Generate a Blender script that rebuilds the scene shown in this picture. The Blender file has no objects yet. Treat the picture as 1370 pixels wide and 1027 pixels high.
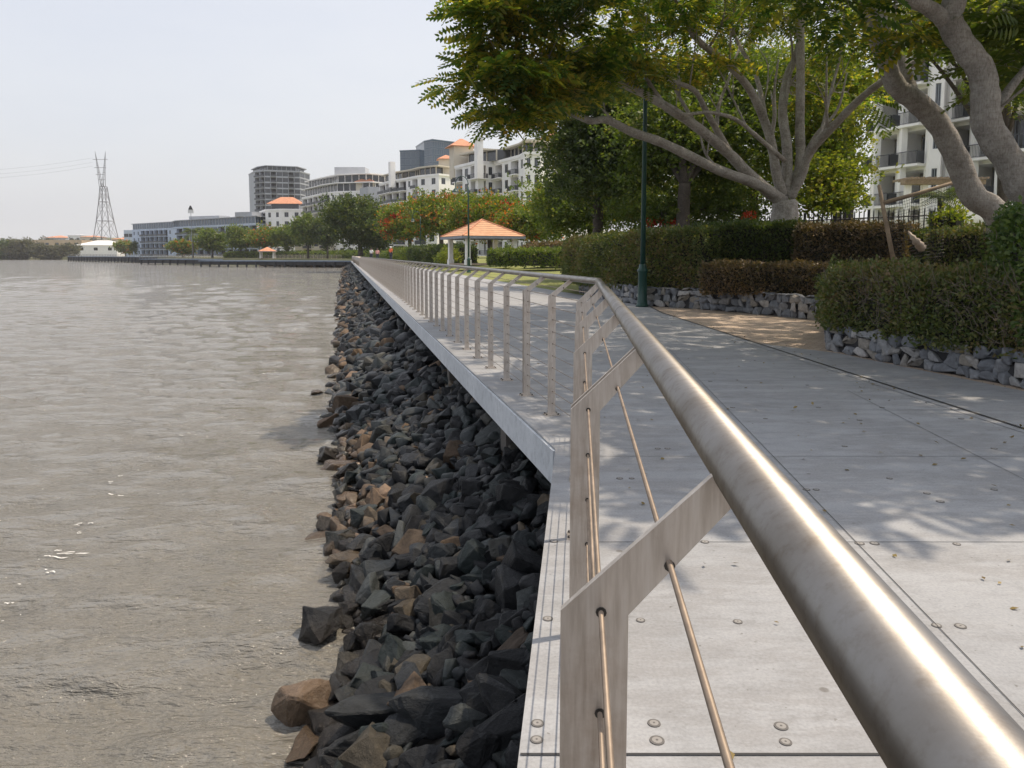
import bpy, bmesh, math, random
import numpy as np
from mathutils import Vector, Matrix
R = random.Random(7); NR = np.random.RandomState(7)
S = bpy.context.scene
C = S.collection
rad = math.radians
# ------------------------------------------------------------------ camera model (photo is 1370 x 1027)
F = 1029.0; PITCH = rad(5.5); EYE = 1.6; V0 = 341.0
ct, st = math.cos(PITCH), math.sin(PITCH)
CY = V0 + F*math.tan(PITCH)
WATER = -2.0
def ray(px, py):
    a = (px-685)/F; b = (py-CY)/F
    return Vector((a, ct - b*st, -st - b*ct))
def P(px, py, Z):
    "world point seen at px,py at horizontal distance Y=Z"
    r = ray(px, py); k = Z/r.y
    return Vector((r.x*k, r.y*k, EYE + r.z*k))
def G(px, py, z=0.0):
    r = ray(px, py); k = (z-EYE)/r.z
    return Vector((r.x*k, r.y*k, z))
def XY(px, Z):
    p = P(px, V0, Z); return Vector((p.x, p.y))
cam_d = bpy.data.cameras.new('camera'); cam = bpy.data.objects.new('camera', cam_d); C.objects.link(cam)
cam.location = (0, 0, EYE); cam.rotation_euler = (math.pi/2 - PITCH, 0, 0)
cam_d.sensor_width = 36; cam_d.lens = F/1370*36; cam_d.shift_y = -(513.5-CY)/1370
cam_d.clip_start = 0.02; cam_d.clip_end = 20000
S.camera = cam
# ------------------------------------------------------------------ light
SUN_EL = rad(68); SUN_AZ = rad(72)      # azimuth clockwise from +Y
sd = Vector((math.cos(SUN_EL)*math.sin(SUN_AZ), math.cos(SUN_EL)*math.cos(SUN_AZ), math.sin(SUN_EL)))
sl = bpy.data.lights.new('sun', 'SUN'); sl.energy = 3.9; sl.angle = rad(0.6); sl.color = (1, .85, .67)
so = bpy.data.objects.new('sun', sl); C.objects.link(so); so.rotation_euler = sd.to_track_quat('Z', 'Y').to_euler()
W = bpy.data.worlds.new('World'); S.world = W; W.use_nodes = True
nt = W.node_tree; bg = nt.nodes['Background']
sky = nt.nodes.new('ShaderNodeTexSky'); sky.sky_type = 'NISHITA'; sky.sun_disc = False
sky.sun_elevation = SUN_EL; sky.sun_rotation = SUN_AZ; sky.air_density = 1.3; sky.dust_density = 5.0; sky.ozone_density = 2.0
mixs = nt.nodes.new('ShaderNodeMixRGB'); mixs.inputs[0].default_value = .56
nt.links.new(sky.outputs[0], mixs.inputs[1]); tcw = nt.nodes.new('ShaderNodeTexCoord'); mpw = nt.nodes.new('ShaderNodeMapping'); mpw.inputs['Scale'].default_value = (1, 1, 3.5)
nzw = nt.nodes.new('ShaderNodeTexNoise'); nzw.inputs['Scale'].default_value = 1.6; nzw.inputs['Detail'].default_value = 7; nzw.inputs['Roughness'].default_value = .55
crw = nt.nodes.new('ShaderNodeValToRGB'); crw.color_ramp.elements[0].position = .32; crw.color_ramp.elements[1].position = .70
crw.color_ramp.elements[0].color = (9.5, 9.7, 10.6, 1); crw.color_ramp.elements[1].color = (10.8, 10.8, 11.2, 1)
nt.links.new(tcw.outputs['Generated'], mpw.inputs[0]); nt.links.new(mpw.outputs[0], nzw.inputs['Vector']); nt.links.new(nzw.outputs['Fac'], crw.inputs[0]); nt.links.new(crw.outputs[0], mixs.inputs[2])
nt.links.new(mixs.outputs[0], bg.inputs[0]); bg.inputs[1].default_value = .105
S.view_settings.view_transform = 'Standard'; S.view_settings.look = 'None'; S.view_settings.exposure = 0.1; S.view_settings.gamma = 1
S.cycles.max_bounces = 8; S.cycles.diffuse_bounces = 4; S.cycles.transmission_bounces = 6
# ------------------------------------------------------------------ materials
class NT:
    def __init__(s, name):
        s.m = bpy.data.materials.new(name); s.m.use_nodes = True
        s.t = s.m.node_tree; s.p = s.t.nodes['Principled BSDF']; s.out = s.t.nodes['Material Output']
    def n(s, typ, **kw):
        x = s.t.nodes.new(typ)
        for k, v in kw.items(): setattr(x, k, v)
        return x
    def l(s, a, b): s.t.links.new(a, b)
    def coord(s, scale=(1,1,1), which='Object', rot=(0,0,0)):
        tc = s.n('ShaderNodeTexCoord'); mp = s.n('ShaderNodeMapping')
        mp.inputs['Scale'].default_value = scale; mp.inputs['Rotation'].default_value = rot
        s.l(tc.outputs[which], mp.inputs[0]); return mp.outputs[0]
    def noise(s, vec, scale, detail=6, rough=.6):
        x = s.n('ShaderNodeTexNoise'); x.inputs['Scale'].default_value = scale
        x.inputs['Detail'].default_value = detail; x.inputs['Roughness'].default_value = rough
        s.l(vec, x.inputs['Vector']); return x.outputs['Fac']
    def ramp(s, fac, stops):
        x = s.n('ShaderNodeValToRGB'); e = x.color_ramp.elements
        while len(e) < len(stops): e.new(.5)
        for i, (p, c) in enumerate(stops): e[i].position = p; e[i].color = (*c, 1) if len(c) == 3 else c
        s.l(fac, x.inputs[0]); return x.outputs[0]
    def mix(s, fac, a, b, mode='MIX'):
        x = s.n('ShaderNodeMixRGB'); x.blend_type = mode
        for i, v in ((0, fac), (1, a), (2, b)):
            if hasattr(v, 'links'): s.l(v, x.inputs[i])
            else: x.inputs[i].default_value = v if i == 0 else (*v, 1)
        return x.outputs[0]
    def bump(s, h, strength, dist=.02, prev=None):
        x = s.n('ShaderNodeBump'); x.inputs['Strength'].default_value = strength; x.inputs['Distance'].default_value = dist
        s.l(h, x.inputs['Height'])
        if prev: s.l(prev, x.inputs['Normal'])
        s.l(x.outputs[0], s.p.inputs['Normal']); return x.outputs[0]
    def set(s, **kw):
        for k, v in kw.items():
            i = s.p.inputs[k.replace('_', ' ')]
            if hasattr(v, 'links'): s.l(v, i)
            else: i.default_value = (*v, 1) if isinstance(v, tuple) and len(v) == 3 else v
        return s
def simple(name, col, rough=.7, metal=0, var=.15, scale=3, bump=0, bscale=30):
    s = NT(name); v = s.coord()
    n = s.noise(v, scale)
    c2 = tuple(min(1, c*(1+var)) for c in col); c1 = tuple(c*(1-var) for c in col)
    s.set(Base_Color=s.ramp(n, [(.3, c1), (.7, c2)]), Roughness=rough, Metallic=metal)
    if bump: s.bump(s.noise(v, bscale), bump, .01)
    return s.m
M = {}
def mk_concrete(name, a, b, rough=.75, stain=.5):
    s = NT(name); v = s.coord()
    n1 = s.noise(v, .9, 8, .65); n2 = s.noise(v, 9, 8, .7); n3 = s.noise(v, 90, 3, .6)
    c = s.ramp(n1, [(.3, a), (.7, b)])
    c = s.mix(stain, c, s.ramp(n2, [(.3, (.55,.55,.55)), (.5, (.95,.95,.95)), (.75, (1.12,1.1,1.08))]), 'MULTIPLY')
    c = s.mix(.25, c, s.ramp(n3, [(.35, (.6,.6,.6)), (.6, (1.1,1.1,1.1))]), 'MULTIPLY')
    s.set(Base_Color=c, Roughness=rough); s.bump(s.noise(v, 150, 4), .18, .003); return s.m
def mk_deck():
    "concrete panels, panel joints, tyre and leaf stains"
    s = NT('deck_concrete'); v = s.coord()
    n1 = s.noise(v, .6, 8, .65); n2 = s.noise(v, 6, 9, .7); n3 = s.noise(v, 70, 3, .6)
    c = s.ramp(n1, [(.3, (.285,.295,.31)), (.7, (.36,.37,.385))])
    c = s.mix(.45, c, s.ramp(n2, [(.28, (.55,.54,.52)), (.45, (.95,.95,.95)), (.72, (1.12,1.1,1.08))]), 'MULTIPLY')
    c = s.mix(.3, c, s.ramp(n3, [(.35, (.6,.6,.6)), (.6, (1.1,1.1,1.1))]), 'MULTIPLY')
    vo = s.n('ShaderNodeTexVoronoi'); vo.inputs['Scale'].default_value = 2.3; s.l(v, vo.inputs['Vector'])
    c = s.mix(.8, c, s.ramp(vo.outputs['Distance'], [(.0, (.5,.47,.43)), (.035, (.55,.52,.48)), (.05, (1,1,1))]), 'MULTIPLY')
    st_n = s.noise(s.coord((.5,1.6,1)), 1.4, 9, .75)
    c = s.mix(.85, c, s.ramp(st_n, [(.44, (1,1,1)), (.55, (.80,.78,.76)), (.62, (1,1,1)), (.72, (.86,.84,.82))]), 'MULTIPLY')
    n4 = s.noise(v, 28, 2, .5); c = s.mix(.7, c, s.ramp(n4, [(.24, (.45,.42,.38)), (.29, (1,1,1))]), 'MULTIPLY')
    s.set(Base_Color=c, Roughness=.78); s.bump(s.noise(v, 150, 4), .15, .003); return s.m
M['deck'] = mk_deck()
M['fascia'] = mk_concrete('fascia_concrete', (.50,.54,.58), (.62,.66,.70), .7, .6)
def mk_paving():
    s = NT('brown_paving'); v = s.coord((1,1,1), 'Object', (0,0,rad(30)))
    bk = s.n('ShaderNodeTexBrick'); s.l(v, bk.inputs['Vector']); bk.inputs['Scale'].default_value = 1.0
    bk.inputs['Brick Width'].default_value = .23; bk.inputs['Row Height'].default_value = .115; bk.inputs['Mortar Size'].default_value = .006
    bk.inputs['Color1'].default_value = (.46,.37,.29,1); bk.inputs['Color2'].default_value = (.36,.285,.22,1); bk.inputs['Mortar'].default_value = (.22,.19,.16,1)
    c = s.mix(.7, bk.outputs['Color'], s.ramp(s.noise(s.coord(), 2.2, 8, .7), [(.3, (.7,.68,.65)), (.65, (1.2,1.18,1.15))]), 'MULTIPLY')
    s.set(Base_Color=c, Roughness=.85); return s.m
M['paving'] = mk_paving()
M['joint'] = simple('joint_rubber', (.03,.03,.032), .6)
M['bolt'] = simple('fixing_cap', (.26,.25,.24), .75, 0)
M['bolt_ring'] = simple('fixing_ring', (.12,.115,.11), .8)
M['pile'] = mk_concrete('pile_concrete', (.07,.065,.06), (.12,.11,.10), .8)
def mk_steel():
    s = NT('brushed_stainless'); v = s.coord((1,1,1))
    n1 = s.noise(v, 5, 8, .7); n2 = s.noise(s.coord((40,40,3)), 6, 4, .6); n3 = s.noise(v, 60, 4, .7)
    c = s.ramp(n1, [(.3, (.20,.18,.155)), (.55, (.27,.255,.235)), (.75, (.31,.30,.285))])
    c = s.mix(.35, c, s.ramp(n3, [(.3, (.55,.45,.35)), (.5, (1,1,1))]), 'MULTIPLY')
    r = s.ramp(n1, [(.3, (.44,.44,.44)), (.7, (.36,.36,.36))])
    s.set(Base_Color=c, Metallic=1.0, Roughness=r, Coat_Weight=.22, Coat_Roughness=.03, Coat_IOR=1.5); s.bump(n2, .03, .002); return s.m
M['steel'] = mk_steel()
def mk_plate():
    s = NT('brushed_plate'); v = s.coord()
    n1 = s.noise(v, 7, 8, .7); n2 = s.noise(s.coord((30,30,2.5)), 4, 5, .6); n3 = s.noise(v, 90, 3, .7)
    c = s.ramp(n2, [(.3, (.46,.41,.36)), (.55, (.58,.53,.48)), (.75, (.64,.60,.56))])
    c = s.mix(.5, c, s.ramp(n1, [(.3, (.62,.52,.44)), (.5, (1,1,1))]), 'MULTIPLY')
    s.set(Base_Color=c, Metallic=.85, Roughness=.42); s.bump(n3, .04, .002); return s.m
M['plate'] = mk_plate()
M['rod'] = simple('cable_steel', (.25,.20,.155), .55, .4, .25, 20)
M['dark_metal'] = simple('dark_metal', (.06,.055,.05), .4, .7)
def mk_rock(name, stops, wet=.33):
    s = NT(name); v = s.coord()
    oi = s.n('ShaderNodeObjectInfo'); g = s.n('ShaderNodeNewGeometry')
    add = s.n('ShaderNodeMath', operation='ADD'); s.l(oi.outputs['Random'], add.inputs[0]); s.l(g.outputs['Random Per Island'], add.inputs[1])
    fr = s.n('ShaderNodeMath', operation='FRACT'); s.l(add.outputs[0], fr.inputs[0])
    c = s.ramp(fr.outputs[0], stops)
    v2 = s.coord((1,1,1), 'Object')
    n1 = s.noise(v2, 7, 8, .7); n2 = s.noise(v2, 40, 5, .7)
    c = s.mix(.75, c, s.ramp(n1, [(.3, (.45,.45,.45)), (.6, (1.2,1.18,1.15)), (.8, (1.8,1.75,1.6))]), 'MULTIPLY')
    s.set(Base_Color=c, Roughness=s.ramp(n2, [(.3, (wet,)*3), (.7, (wet+.3,)*3)]))
    sx = s.n('ShaderNodeSeparateXYZ'); s.l(g.outputs['Position'], sx.inputs[0])
    ad = s.n('ShaderNodeMath', operation='MULTIPLY_ADD'); s.l(n1, ad.inputs[0]); ad.inputs[1].default_value = -.35; s.l(sx.outputs['Z'], ad.inputs[2])
    mr = s.n('ShaderNodeMapRange'); s.l(ad.outputs[0], mr.inputs['Value'])
    for q, w in (('From Min', -2.02), ('From Max', -1.86), ('To Min', 1.0), ('To Max', 0.0)): mr.inputs[q].default_value = w
    wetm = mr.outputs[0]     # tide band: silt-stained and wet just above the water
    c = s.mix(wetm, c, s.mix(.45, c, (.035,.027,.019)))
    rg = s.mix(wetm, s.ramp(n2, [(.3, (wet,)*3), (.7, (wet+.3,)*3)]), (.16,.16,.16))
    s.set(Base_Color=c, Roughness=rg, Specular_IOR_Level=.28)
    b = s.bump(n1, .7, .04); s.bump(n2, .5, .01, b); return s.m
M['rock_dark'] = mk_rock('basalt', [(0, (.008,.009,.011)), (.4, (.013,.015,.018)), (.6, (.025,.029,.033)), (.78, (.020,.029,.030)), (.90, (.052,.060,.062)), (.98, (.06,.05,.035)), (1, (.14,.11,.08))])
M['rock_tan'] = mk_rock('muddy_rock', [(0, (.07,.05,.034)), (.3, (.15,.105,.07)), (.6, (.05,.04,.032)), (.85, (.24,.17,.12)), (1, (.11,.085,.06))], .6)
M['bank'] = simple('bank_soil', (.03,.028,.026), .9)
def mk_wallstone():
    s = NT('wall_stone'); v = s.coord(); g = s.n('ShaderNodeNewGeometry')
    c = s.ramp(g.outputs['Random Per Island'], [(0, (.12,.13,.145)), (.45, (.18,.19,.205)), (.72, (.25,.255,.26)), (.88, (.22,.20,.17)), (1, (.38,.37,.36))])
    n1 = s.noise(v, 12, 8, .7)
    c = s.mix(.7, c, s.ramp(n1, [(.3, (.5,.5,.5)), (.6, (1.2,1.2,1.2))]), 'MULTIPLY')
    s.set(Base_Color=c, Roughness=.85); s.bump(n1, .8, .02); return s.m
M['stone'] = mk_wallstone()
M['mortar'] = simple('mortar', (.03,.03,.032), .9)
def mk_leaf(name, stops, trans=.35, rough=.55):
    s = NT(name); g = s.n('ShaderNodeNewGeometry')
    n = s.noise(s.coord(), .55, 3, .5)
    a = s.n('ShaderNodeMath', operation='MULTIPLY'); s.l(g.outputs['Random Per Island'], a.inputs[0]); a.inputs[1].default_value = .62
    a2 = s.n('ShaderNodeMath', operation='MULTIPLY_ADD'); s.l(n, a2.inputs[0]); a2.inputs[1].default_value = 1.1; s.l(a.outputs[0], a2.inputs[2])
    a3 = s.n('ShaderNodeMath', operation='SUBTRACT'); s.l(a2.outputs[0], a3.inputs[0]); a3.inputs[1].default_value = .36
    c = s.ramp(a3.outputs[0], stops)
    s.set(Base_Color=c, Roughness=rough)
    tr = s.n('ShaderNodeBsdfTranslucent'); s.l(s.mix(1, c, (1.5,1.6,.55), 'MULTIPLY'), tr.inputs[0])
    mx = s.n('ShaderNodeMixShader'); mx.inputs[0].default_value = trans
    s.l(s.p.outputs[0], mx.inputs[1]); s.l(tr.outputs[0], mx.inputs[2]); s.l(mx.outputs[0], s.out.inputs[0]); return s.m
M['leaf_fern'] = mk_leaf('feathery_leaf', [(0, (.035,.08,.02)), (.42, (.08,.13,.028)), (.62, (.19,.20,.04)), (.82, (.36,.29,.05)), (1, (.32,.19,.06))], .6)
M['leaf_yel'] = mk_leaf('yellow_green_leaf', [(0, (.06,.10,.02)), (.4, (.13,.175,.03)), (.8, (.27,.26,.04)), (1, (.30,.20,.05))], .5)
M['leaf_dark'] = mk_leaf('dark_leaf', [(0, (.028,.05,.018)), (.45, (.055,.085,.025)), (.8, (.10,.125,.03)), (1, (.20,.17,.04))], .4)
M['leaf_mid'] = mk_leaf('mid_green_leaf', [(0, (.05,.085,.02)), (.5, (.10,.145,.028)), (.85, (.18,.20,.04)), (1, (.25,.18,.05))], .42)
M['leaf_flame'] = mk_leaf('flame_tree_leaf', [(0, (.05,.09,.014)), (.45, (.11,.16,.02)), (.68, (.20,.22,.03)), (.76, (.28,.19,.03)), (.82, (.50,.15,.03)), (1, (.60,.10,.03))], .4)
M['flower_red'] = mk_leaf('red_blossom', [(0, (.40,.03,.015)), (.5, (.55,.05,.02)), (1, (.50,.12,.03))], .35)
M['leaf_hedge'] = mk_leaf('hedge_leaf', [(0, (.045,.07,.025)), (.35, (.085,.118,.034)), (.62, (.145,.155,.045)), (.8, (.18,.14,.07)), (1, (.23,.155,.085))], .3)
M['leaf_hedge_brown'] = mk_leaf('browned_hedge_leaf', [(0, (.055,.055,.025)), (.35, (.10,.08,.04)), (.65, (.17,.115,.065)), (1, (.25,.16,.09))], .3)
M['leaf_hedge_green'] = mk_leaf('fresh_hedge_leaf', [(0, (.035,.07,.02)), (.45, (.07,.12,.03)), (.8, (.14,.19,.04)), (1, (.20,.22,.05))], .3)
M['leaf_dist'] = mk_leaf('olive_far_leaf', [(0, (.05,.06,.03)), (.5, (.085,.085,.045)), (1, (.13,.11,.06))], .3)
M['core'] = simple('hedge_inner_shade', (.022,.022,.015), .9)
def mk_bark(name, a, b):
    s = NT(name); v = s.coord(); n1 = s.noise(v, 3, 8, .7); n2 = s.noise(s.coord((6,6,1.5)), 7, 6, .7)
    c = s.ramp(n1, [(.3, a), (.7, b)])
    c = s.mix(.6, c, s.ramp(n2, [(.3, (.25,.22,.18)), (.48, (.9,.9,.88)), (.65, (1.25,1.25,1.25))]), 'MULTIPLY')
    n3 = s.noise(s.coord((2,2,9)), 3, 6, .7); c = s.mix(.45, c, s.ramp(n3, [(.35, (.55,.52,.47)), (.5, (1,1,1)), (.68, (1.2,1.2,1.18))]), 'MULTIPLY')
    s.set(Base_Color=c, Roughness=.9); b = s.bump(n2, .9, .05); s.bump(n3, .6, .04, b); return s.m
M['bark'] = mk_bark('grey_bark', (.24,.215,.185), (.50,.47,.43))
M['bark_dark'] = mk_bark('dark_bark', (.06,.05,.042), (.12,.10,.085))
M['twig'] = simple('bare_twig', (.17,.14,.11), .9)
def mk_grass():
    s = NT('grass'); v = s.coord(); n = s.noise(v, .5, 8, .7); n2 = s.noise(v, 30, 4)
    c = s.ramp(n, [(.3, (.14,.17,.04)), (.6, (.24,.25,.07)), (.8, (.36,.31,.14))])
    c = s.mix(.6, c, s.ramp(n2, [(.3, (.5,.5,.5)), (.7, (1.2,1.2,1.2))]), 'MULTIPLY')
    s.set(Base_Color=c, Roughness=.95); s.bump(n2, .8, .04); return s.m
M['grass'] = mk_grass()
M['soil'] = simple('garden_soil', (.07,.055,.04), .95, 0, .3)
def mk_water():
    s = NT('river_water'); v = s.coord((1,1,1), 'Object', (0,0,rad(12)))
    big = s.noise(s.coord((.02,.05,.05)), 1.0, 3)
    c = s.ramp(big, [(.3, (.172,.162,.138)), (.7, (.215,.205,.180))])
    s.set(Base_Color=c, Roughness=.07, IOR=1.5, Specular_IOR_Level=.5)
    n1 = s.noise(s.coord((.55,1.6,1), 'Object', (0,0,rad(14))), 1.7, 6, .62)
    n2 = s.noise(s.coord((.7,1.5,1), 'Object', (0,0,rad(-18))), 5.0, 5, .6)
    b = s.bump(n1, 1.0, .38); s.bump(n2, .8, .05, b); return s.m
M['water'] = mk_water()
M['foam'] = simple('foam', (.66,.65,.62), .6, 0, .3, 12)
M['white'] = simple('white_render', (.87,.86,.84), .8, 0, .06, .5)
M['cream'] = simple('cream_render', (.60,.55,.45), .8, 0, .06, .5)
M['grey_render'] = simple('grey_render', (.38,.40,.43), .8, 0, .08, .5)
M['blue_render'] = simple('blue_grey_render', (.46,.53,.63), .8, 0, .08, .5)
M['glass'] = NT('window_glass').set(Base_Color=(.018,.022,.03), Roughness=.08, Specular_IOR_Level=.8).m
M['glass_blue'] = NT('blue_glass').set(Base_Color=(.05,.085,.13), Roughness=.12, Specular_IOR_Level=.8).m
M['rail_dark'] = simple('balcony_rail_dark', (.07,.075,.085), .5)
M['rail_glass'] = simple('balcony_panel_grey', (.16,.18,.21), .3)
M['shade_room'] = simple('shaded_back_wall', (.30,.27,.24), .9)  # back wall darkened, balcony shade put into its colour
M['deep'] = simple('shaded_recess', (.05,.05,.055), .9)  # near-black back wall, shade of the balcony recess painted in
def mk_tile():
    s = NT('terracotta_tiles'); v = s.coord(); g = s.noise(v, 2, 5)
    w = s.n('ShaderNodeTexWave'); w.wave_type = 'BANDS'; w.bands_direction = 'Z'; w.inputs['Scale'].default_value = 1.6; w.inputs['Distortion'].default_value = .3
    s.l(v, w.inputs['Vector'])
    c = s.ramp(g, [(.3, (.50,.25,.13)), (.7, (.64,.37,.21))])
    c = s.mix(.75, c, s.ramp(w.outputs['Fac'], [(.1, (.35,.35,.35)), (.4, (1,1,1))]), 'MULTIPLY')
    s.set(Base_Color=c, Roughness=.8); s.bump(w.outputs['Fac'], .5, .05); return s.m
M['tile'] = mk_tile()
M['tile_far'] = simple('terracotta_far', (.52,.24,.14), .8, 0, .2, 1)
M['green_paint'] = simple('dark_green_paint', (.012,.055,.045), .35, 0, .15, 6)
M['white_paint'] = simple('white_paint', (.72,.72,.70), .6)
M['grey_paint'] = simple('grey_paint', (.22,.24,.27), .6)
M['black_paint'] = simple('black_paint', (.018,.018,.02), .5)
M['pylon'] = simple('galvanised_steel', (.20,.20,.22), .6, .3)
M['timber'] = simple('weathered_timber', (.30,.23,.16), .85, 0, .3, 8)
M['jetty_face'] = simple('jetty_blue_grey', (.13,.17,.23), .7, 0, .2, .4)
M['jetty_dark'] = simple('jetty_dark', (.025,.027,.032), .8)
M['sand'] = simple('sandstone_cliff', (.50,.38,.26), .9, 0, .25, .05)
M['plastic_bag'] = simple('pale_plastic', (.40,.33,.26), .5, 0, .2, 10)
M['skin'] = simple('skin', (.45,.28,.20), .6)
M['hair'] = simple('hair', (.05,.035,.025), .7)
M['cloth_orange'] = simple('orange_cloth', (.75,.16,.06), .8)
M['cloth_white'] = simple('white_cloth', (.8,.78,.76), .8)
M['cloth_pink'] = simple('pink_cloth', (.65,.33,.30), .8)
M['cloth_dark'] = simple('dark_cloth', (.04,.045,.06), .8)
M['ground_far'] = simple('park_ground', (.16,.16,.08), .95, 0, .3, .1)
# ------------------------------------------------------------------ mesh helpers
def tag(o, label=None, cat=None, group=None, kind=None):
    if label: o['label'] = label
    if cat: o['category'] = cat
    if group: o['group'] = group
    if kind: o['kind'] = kind
    return o
def link(name, me, mats, parent=None, smooth=False):
    o = bpy.data.objects.new(name, me); C.objects.link(o)
    for m in (mats if isinstance(mats, (list, tuple)) else [mats]): me.materials.append(m)
    if parent is not None: o.parent = parent
    if smooth: me.polygons.foreach_set('use_smooth', [True]*len(me.polygons))
    return o
def empty(name, loc, rz=0):
    o = bpy.data.objects.new(name, None); C.objects.link(o); o.location = loc; o.rotation_euler = (0,0,rz); o.empty_display_size = .2
    return o
def arr_mesh(name, V, Fc, midx=None, smooth=False):
    me = bpy.data.meshes.new(name); V = np.asarray(V, dtype=np.float32); Fc = np.asarray(Fc, dtype=np.int32)
    k = Fc.shape[1]; me.vertices.add(len(V)); me.vertices.foreach_set('co', V.ravel())
    me.loops.add(Fc.size); me.loops.foreach_set('vertex_index', Fc.ravel())
    me.polygons.add(len(Fc)); me.polygons.foreach_set('loop_start', np.arange(0, Fc.size, k, dtype=np.int32))
    if midx is not None: me.polygons.foreach_set('material_index', np.asarray(midx, dtype=np.int32))
    me.update(calc_edges=True); me.validate()
    if smooth: me.polygons.foreach_set('use_smooth', [True]*len(me.polygons))
    return me
class MB:
    def __init__(s): s.v = []; s.f = []; s.m = []; s.sm = False; s.cur = 0
    def face(s, pts, m=None):
        b = len(s.v); s.v += [tuple(p) for p in pts]; s.f.append(tuple(range(b, b+len(pts)))); s.m.append(s.cur if m is None else m)
    def box(s, c, size, rz=0, m=None, tilt=None):
        x, y, z = (d/2 for d in size); rot = Matrix.Rotation(rz, 3, 'Z')
        if tilt is not None: rot = tilt
        b = len(s.v); c = Vector(c)
        for dz in (-z, z):
            for dx, dy in ((-x,-y),(x,-y),(x,y),(-x,y)): s.v.append(tuple(c + rot @ Vector((dx,dy,dz))))
        for q in ((0,3,2,1),(4,5,6,7),(0,1,5,4),(1,2,6,5),(2,3,7,6),(3,0,4,7)):
            s.f.append(tuple(b+i for i in q)); s.m.append(s.cur if m is None else m)
    def prism(s, poly, z0, z1, m=None):
        "poly counter-clockwise in XY"
        n = len(poly); b = len(s.v)
        for z in (z0, z1):
            for p in poly: s.v.append((p[0], p[1], z))
        mm = s.cur if m is None else m
        s.f.append(tuple(b+i for i in reversed(range(n)))); s.f.append(tuple(b+n+i for i in range(n))); s.m += [mm, mm]
        for i in range(n):
            j = (i+1) % n; s.f.append((b+i, b+j, b+n+j, b+n+i)); s.m.append(mm)
    def plate(s, poly, M0, th, m=None):
        "polygon in local (x,z), extruded along local y by th, matrix M0"
        n = len(poly); b = len(s.v)
        for y in (-th/2, th/2):
            for p in poly: s.v.append(tuple(M0 @ Vector((p[0], y, p[1]))))
        mm = s.cur if m is None else m
        s.f.append(tuple(b+i for i in range(n))); s.f.append(tuple(b+n+i for i in reversed(range(n)))); s.m += [mm, mm]
        for i in range(n):
            j = (i+1) % n; s.f.append((b+j, b+i, b+n+i, b+n+j)); s.m.append(mm)
    def tube(s, pts, rs, seg=8, cap=True, m=None):
        pts = [Vector(p) for p in pts]; n = len(pts)
        if not hasattr(rs, '__len__'): rs = [rs]*n
        b = len(s.v); up = None; mm = s.cur if m is None else m
        for i, p in enumerate(pts):
            if i == 0: t = pts[1]-pts[0]
            elif i == n-1: t = pts[-1]-pts[-2]
            else: t = (pts[i+1]-p).normalized() + (p-pts[i-1]).normalized()
            t.normalize()
            if up is None: up = Vector((0,0,1)) if abs(t.z) < .9 else Vector((1,0,0))
            x = t.cross(up).normalized(); up = x.cross(t).normalized()
            for k in range(seg):
                a = 2*math.pi*k/seg; s.v.append(tuple(p + (x*math.cos(a) + up*math.sin(a))*rs[i]))
        for i in range(n-1):
            for k in range(seg):
                k2 = (k+1) % seg; s.f.append((b+i*seg+k, b+i*seg+k2, b+(i+1)*seg+k2, b+(i+1)*seg+k)); s.m.append(mm)
        if cap:
            s.f.append(tuple(b+k for k in reversed(range(seg)))); s.f.append(tuple(b+(n-1)*seg+k for k in range(seg))); s.m += [mm, mm]
    def lathe(s, prof, c, seg=16, m=None):
        s_ = [Vector((c[0], c[1], c[2]+z)) for r, z in prof]; b = len(s.v); mm = s.cur if m is None else m
        for (r, z), q in zip(prof, s_):
            for k in range(seg):
                a = 2*math.pi*k/seg; s.v.append((q.x+r*math.cos(a), q.y+r*math.sin(a), q.z))
        for i in range(len(prof)-1):
            for k in range(seg):
                k2 = (k+1) % seg; s.f.append((b+i*seg+k, b+i*seg+k2, b+(i+1)*seg+k2, b+(i+1)*seg+k)); s.m.append(mm)
        s.f.append(tuple(b+k for k in reversed(range(seg)))); s.f.append(tuple(b+(len(prof)-1)*seg+k for k in range(seg))); s.m += [mm, mm]
    def mesh(s, name, off=None):
        me = bpy.data.meshes.new(name)
        v = s.v if off is None else [(a-off[0], b-off[1], c-off[2]) for a, b, c in s.v]
        me.from_pydata(v, [], s.f); me.polygons.foreach_set('material_index', s.m); me.update()
        return me
    def build(s, name, mats, parent=None, smooth=False, bevel=0):
        off = parent.location if parent is not None else None
        if parent is not None and parent.parent is not None: off = parent.parent.location + parent.location
        o = link(name, s.mesh(name, off), mats, parent, smooth)
        if bevel:
            b = o.modifiers.new('bevel', 'BEVEL'); b.width = bevel; b.segments = 2; b.limit_method = 'ANGLE'; b.angle_limit = rad(40)
        return o
def spline(pts, n=6):
    pts = [Vector(p) for p in pts]; out = []
    q = [pts[0]*2-pts[1]] + pts + [pts[-1]*2-pts[-2]]
    for i in range(1, len(q)-2):
        p0, p1, p2, p3 = q[i-1:i+3]
        for k in range(n):
            t = k/n; out.append(.5*((2*p1)+(p2-p0)*t+(2*p0-5*p1+4*p2-p3)*t*t+(3*p1-p0-3*p2+p3)*t**3))
    out.append(pts[-1]); return out
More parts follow.
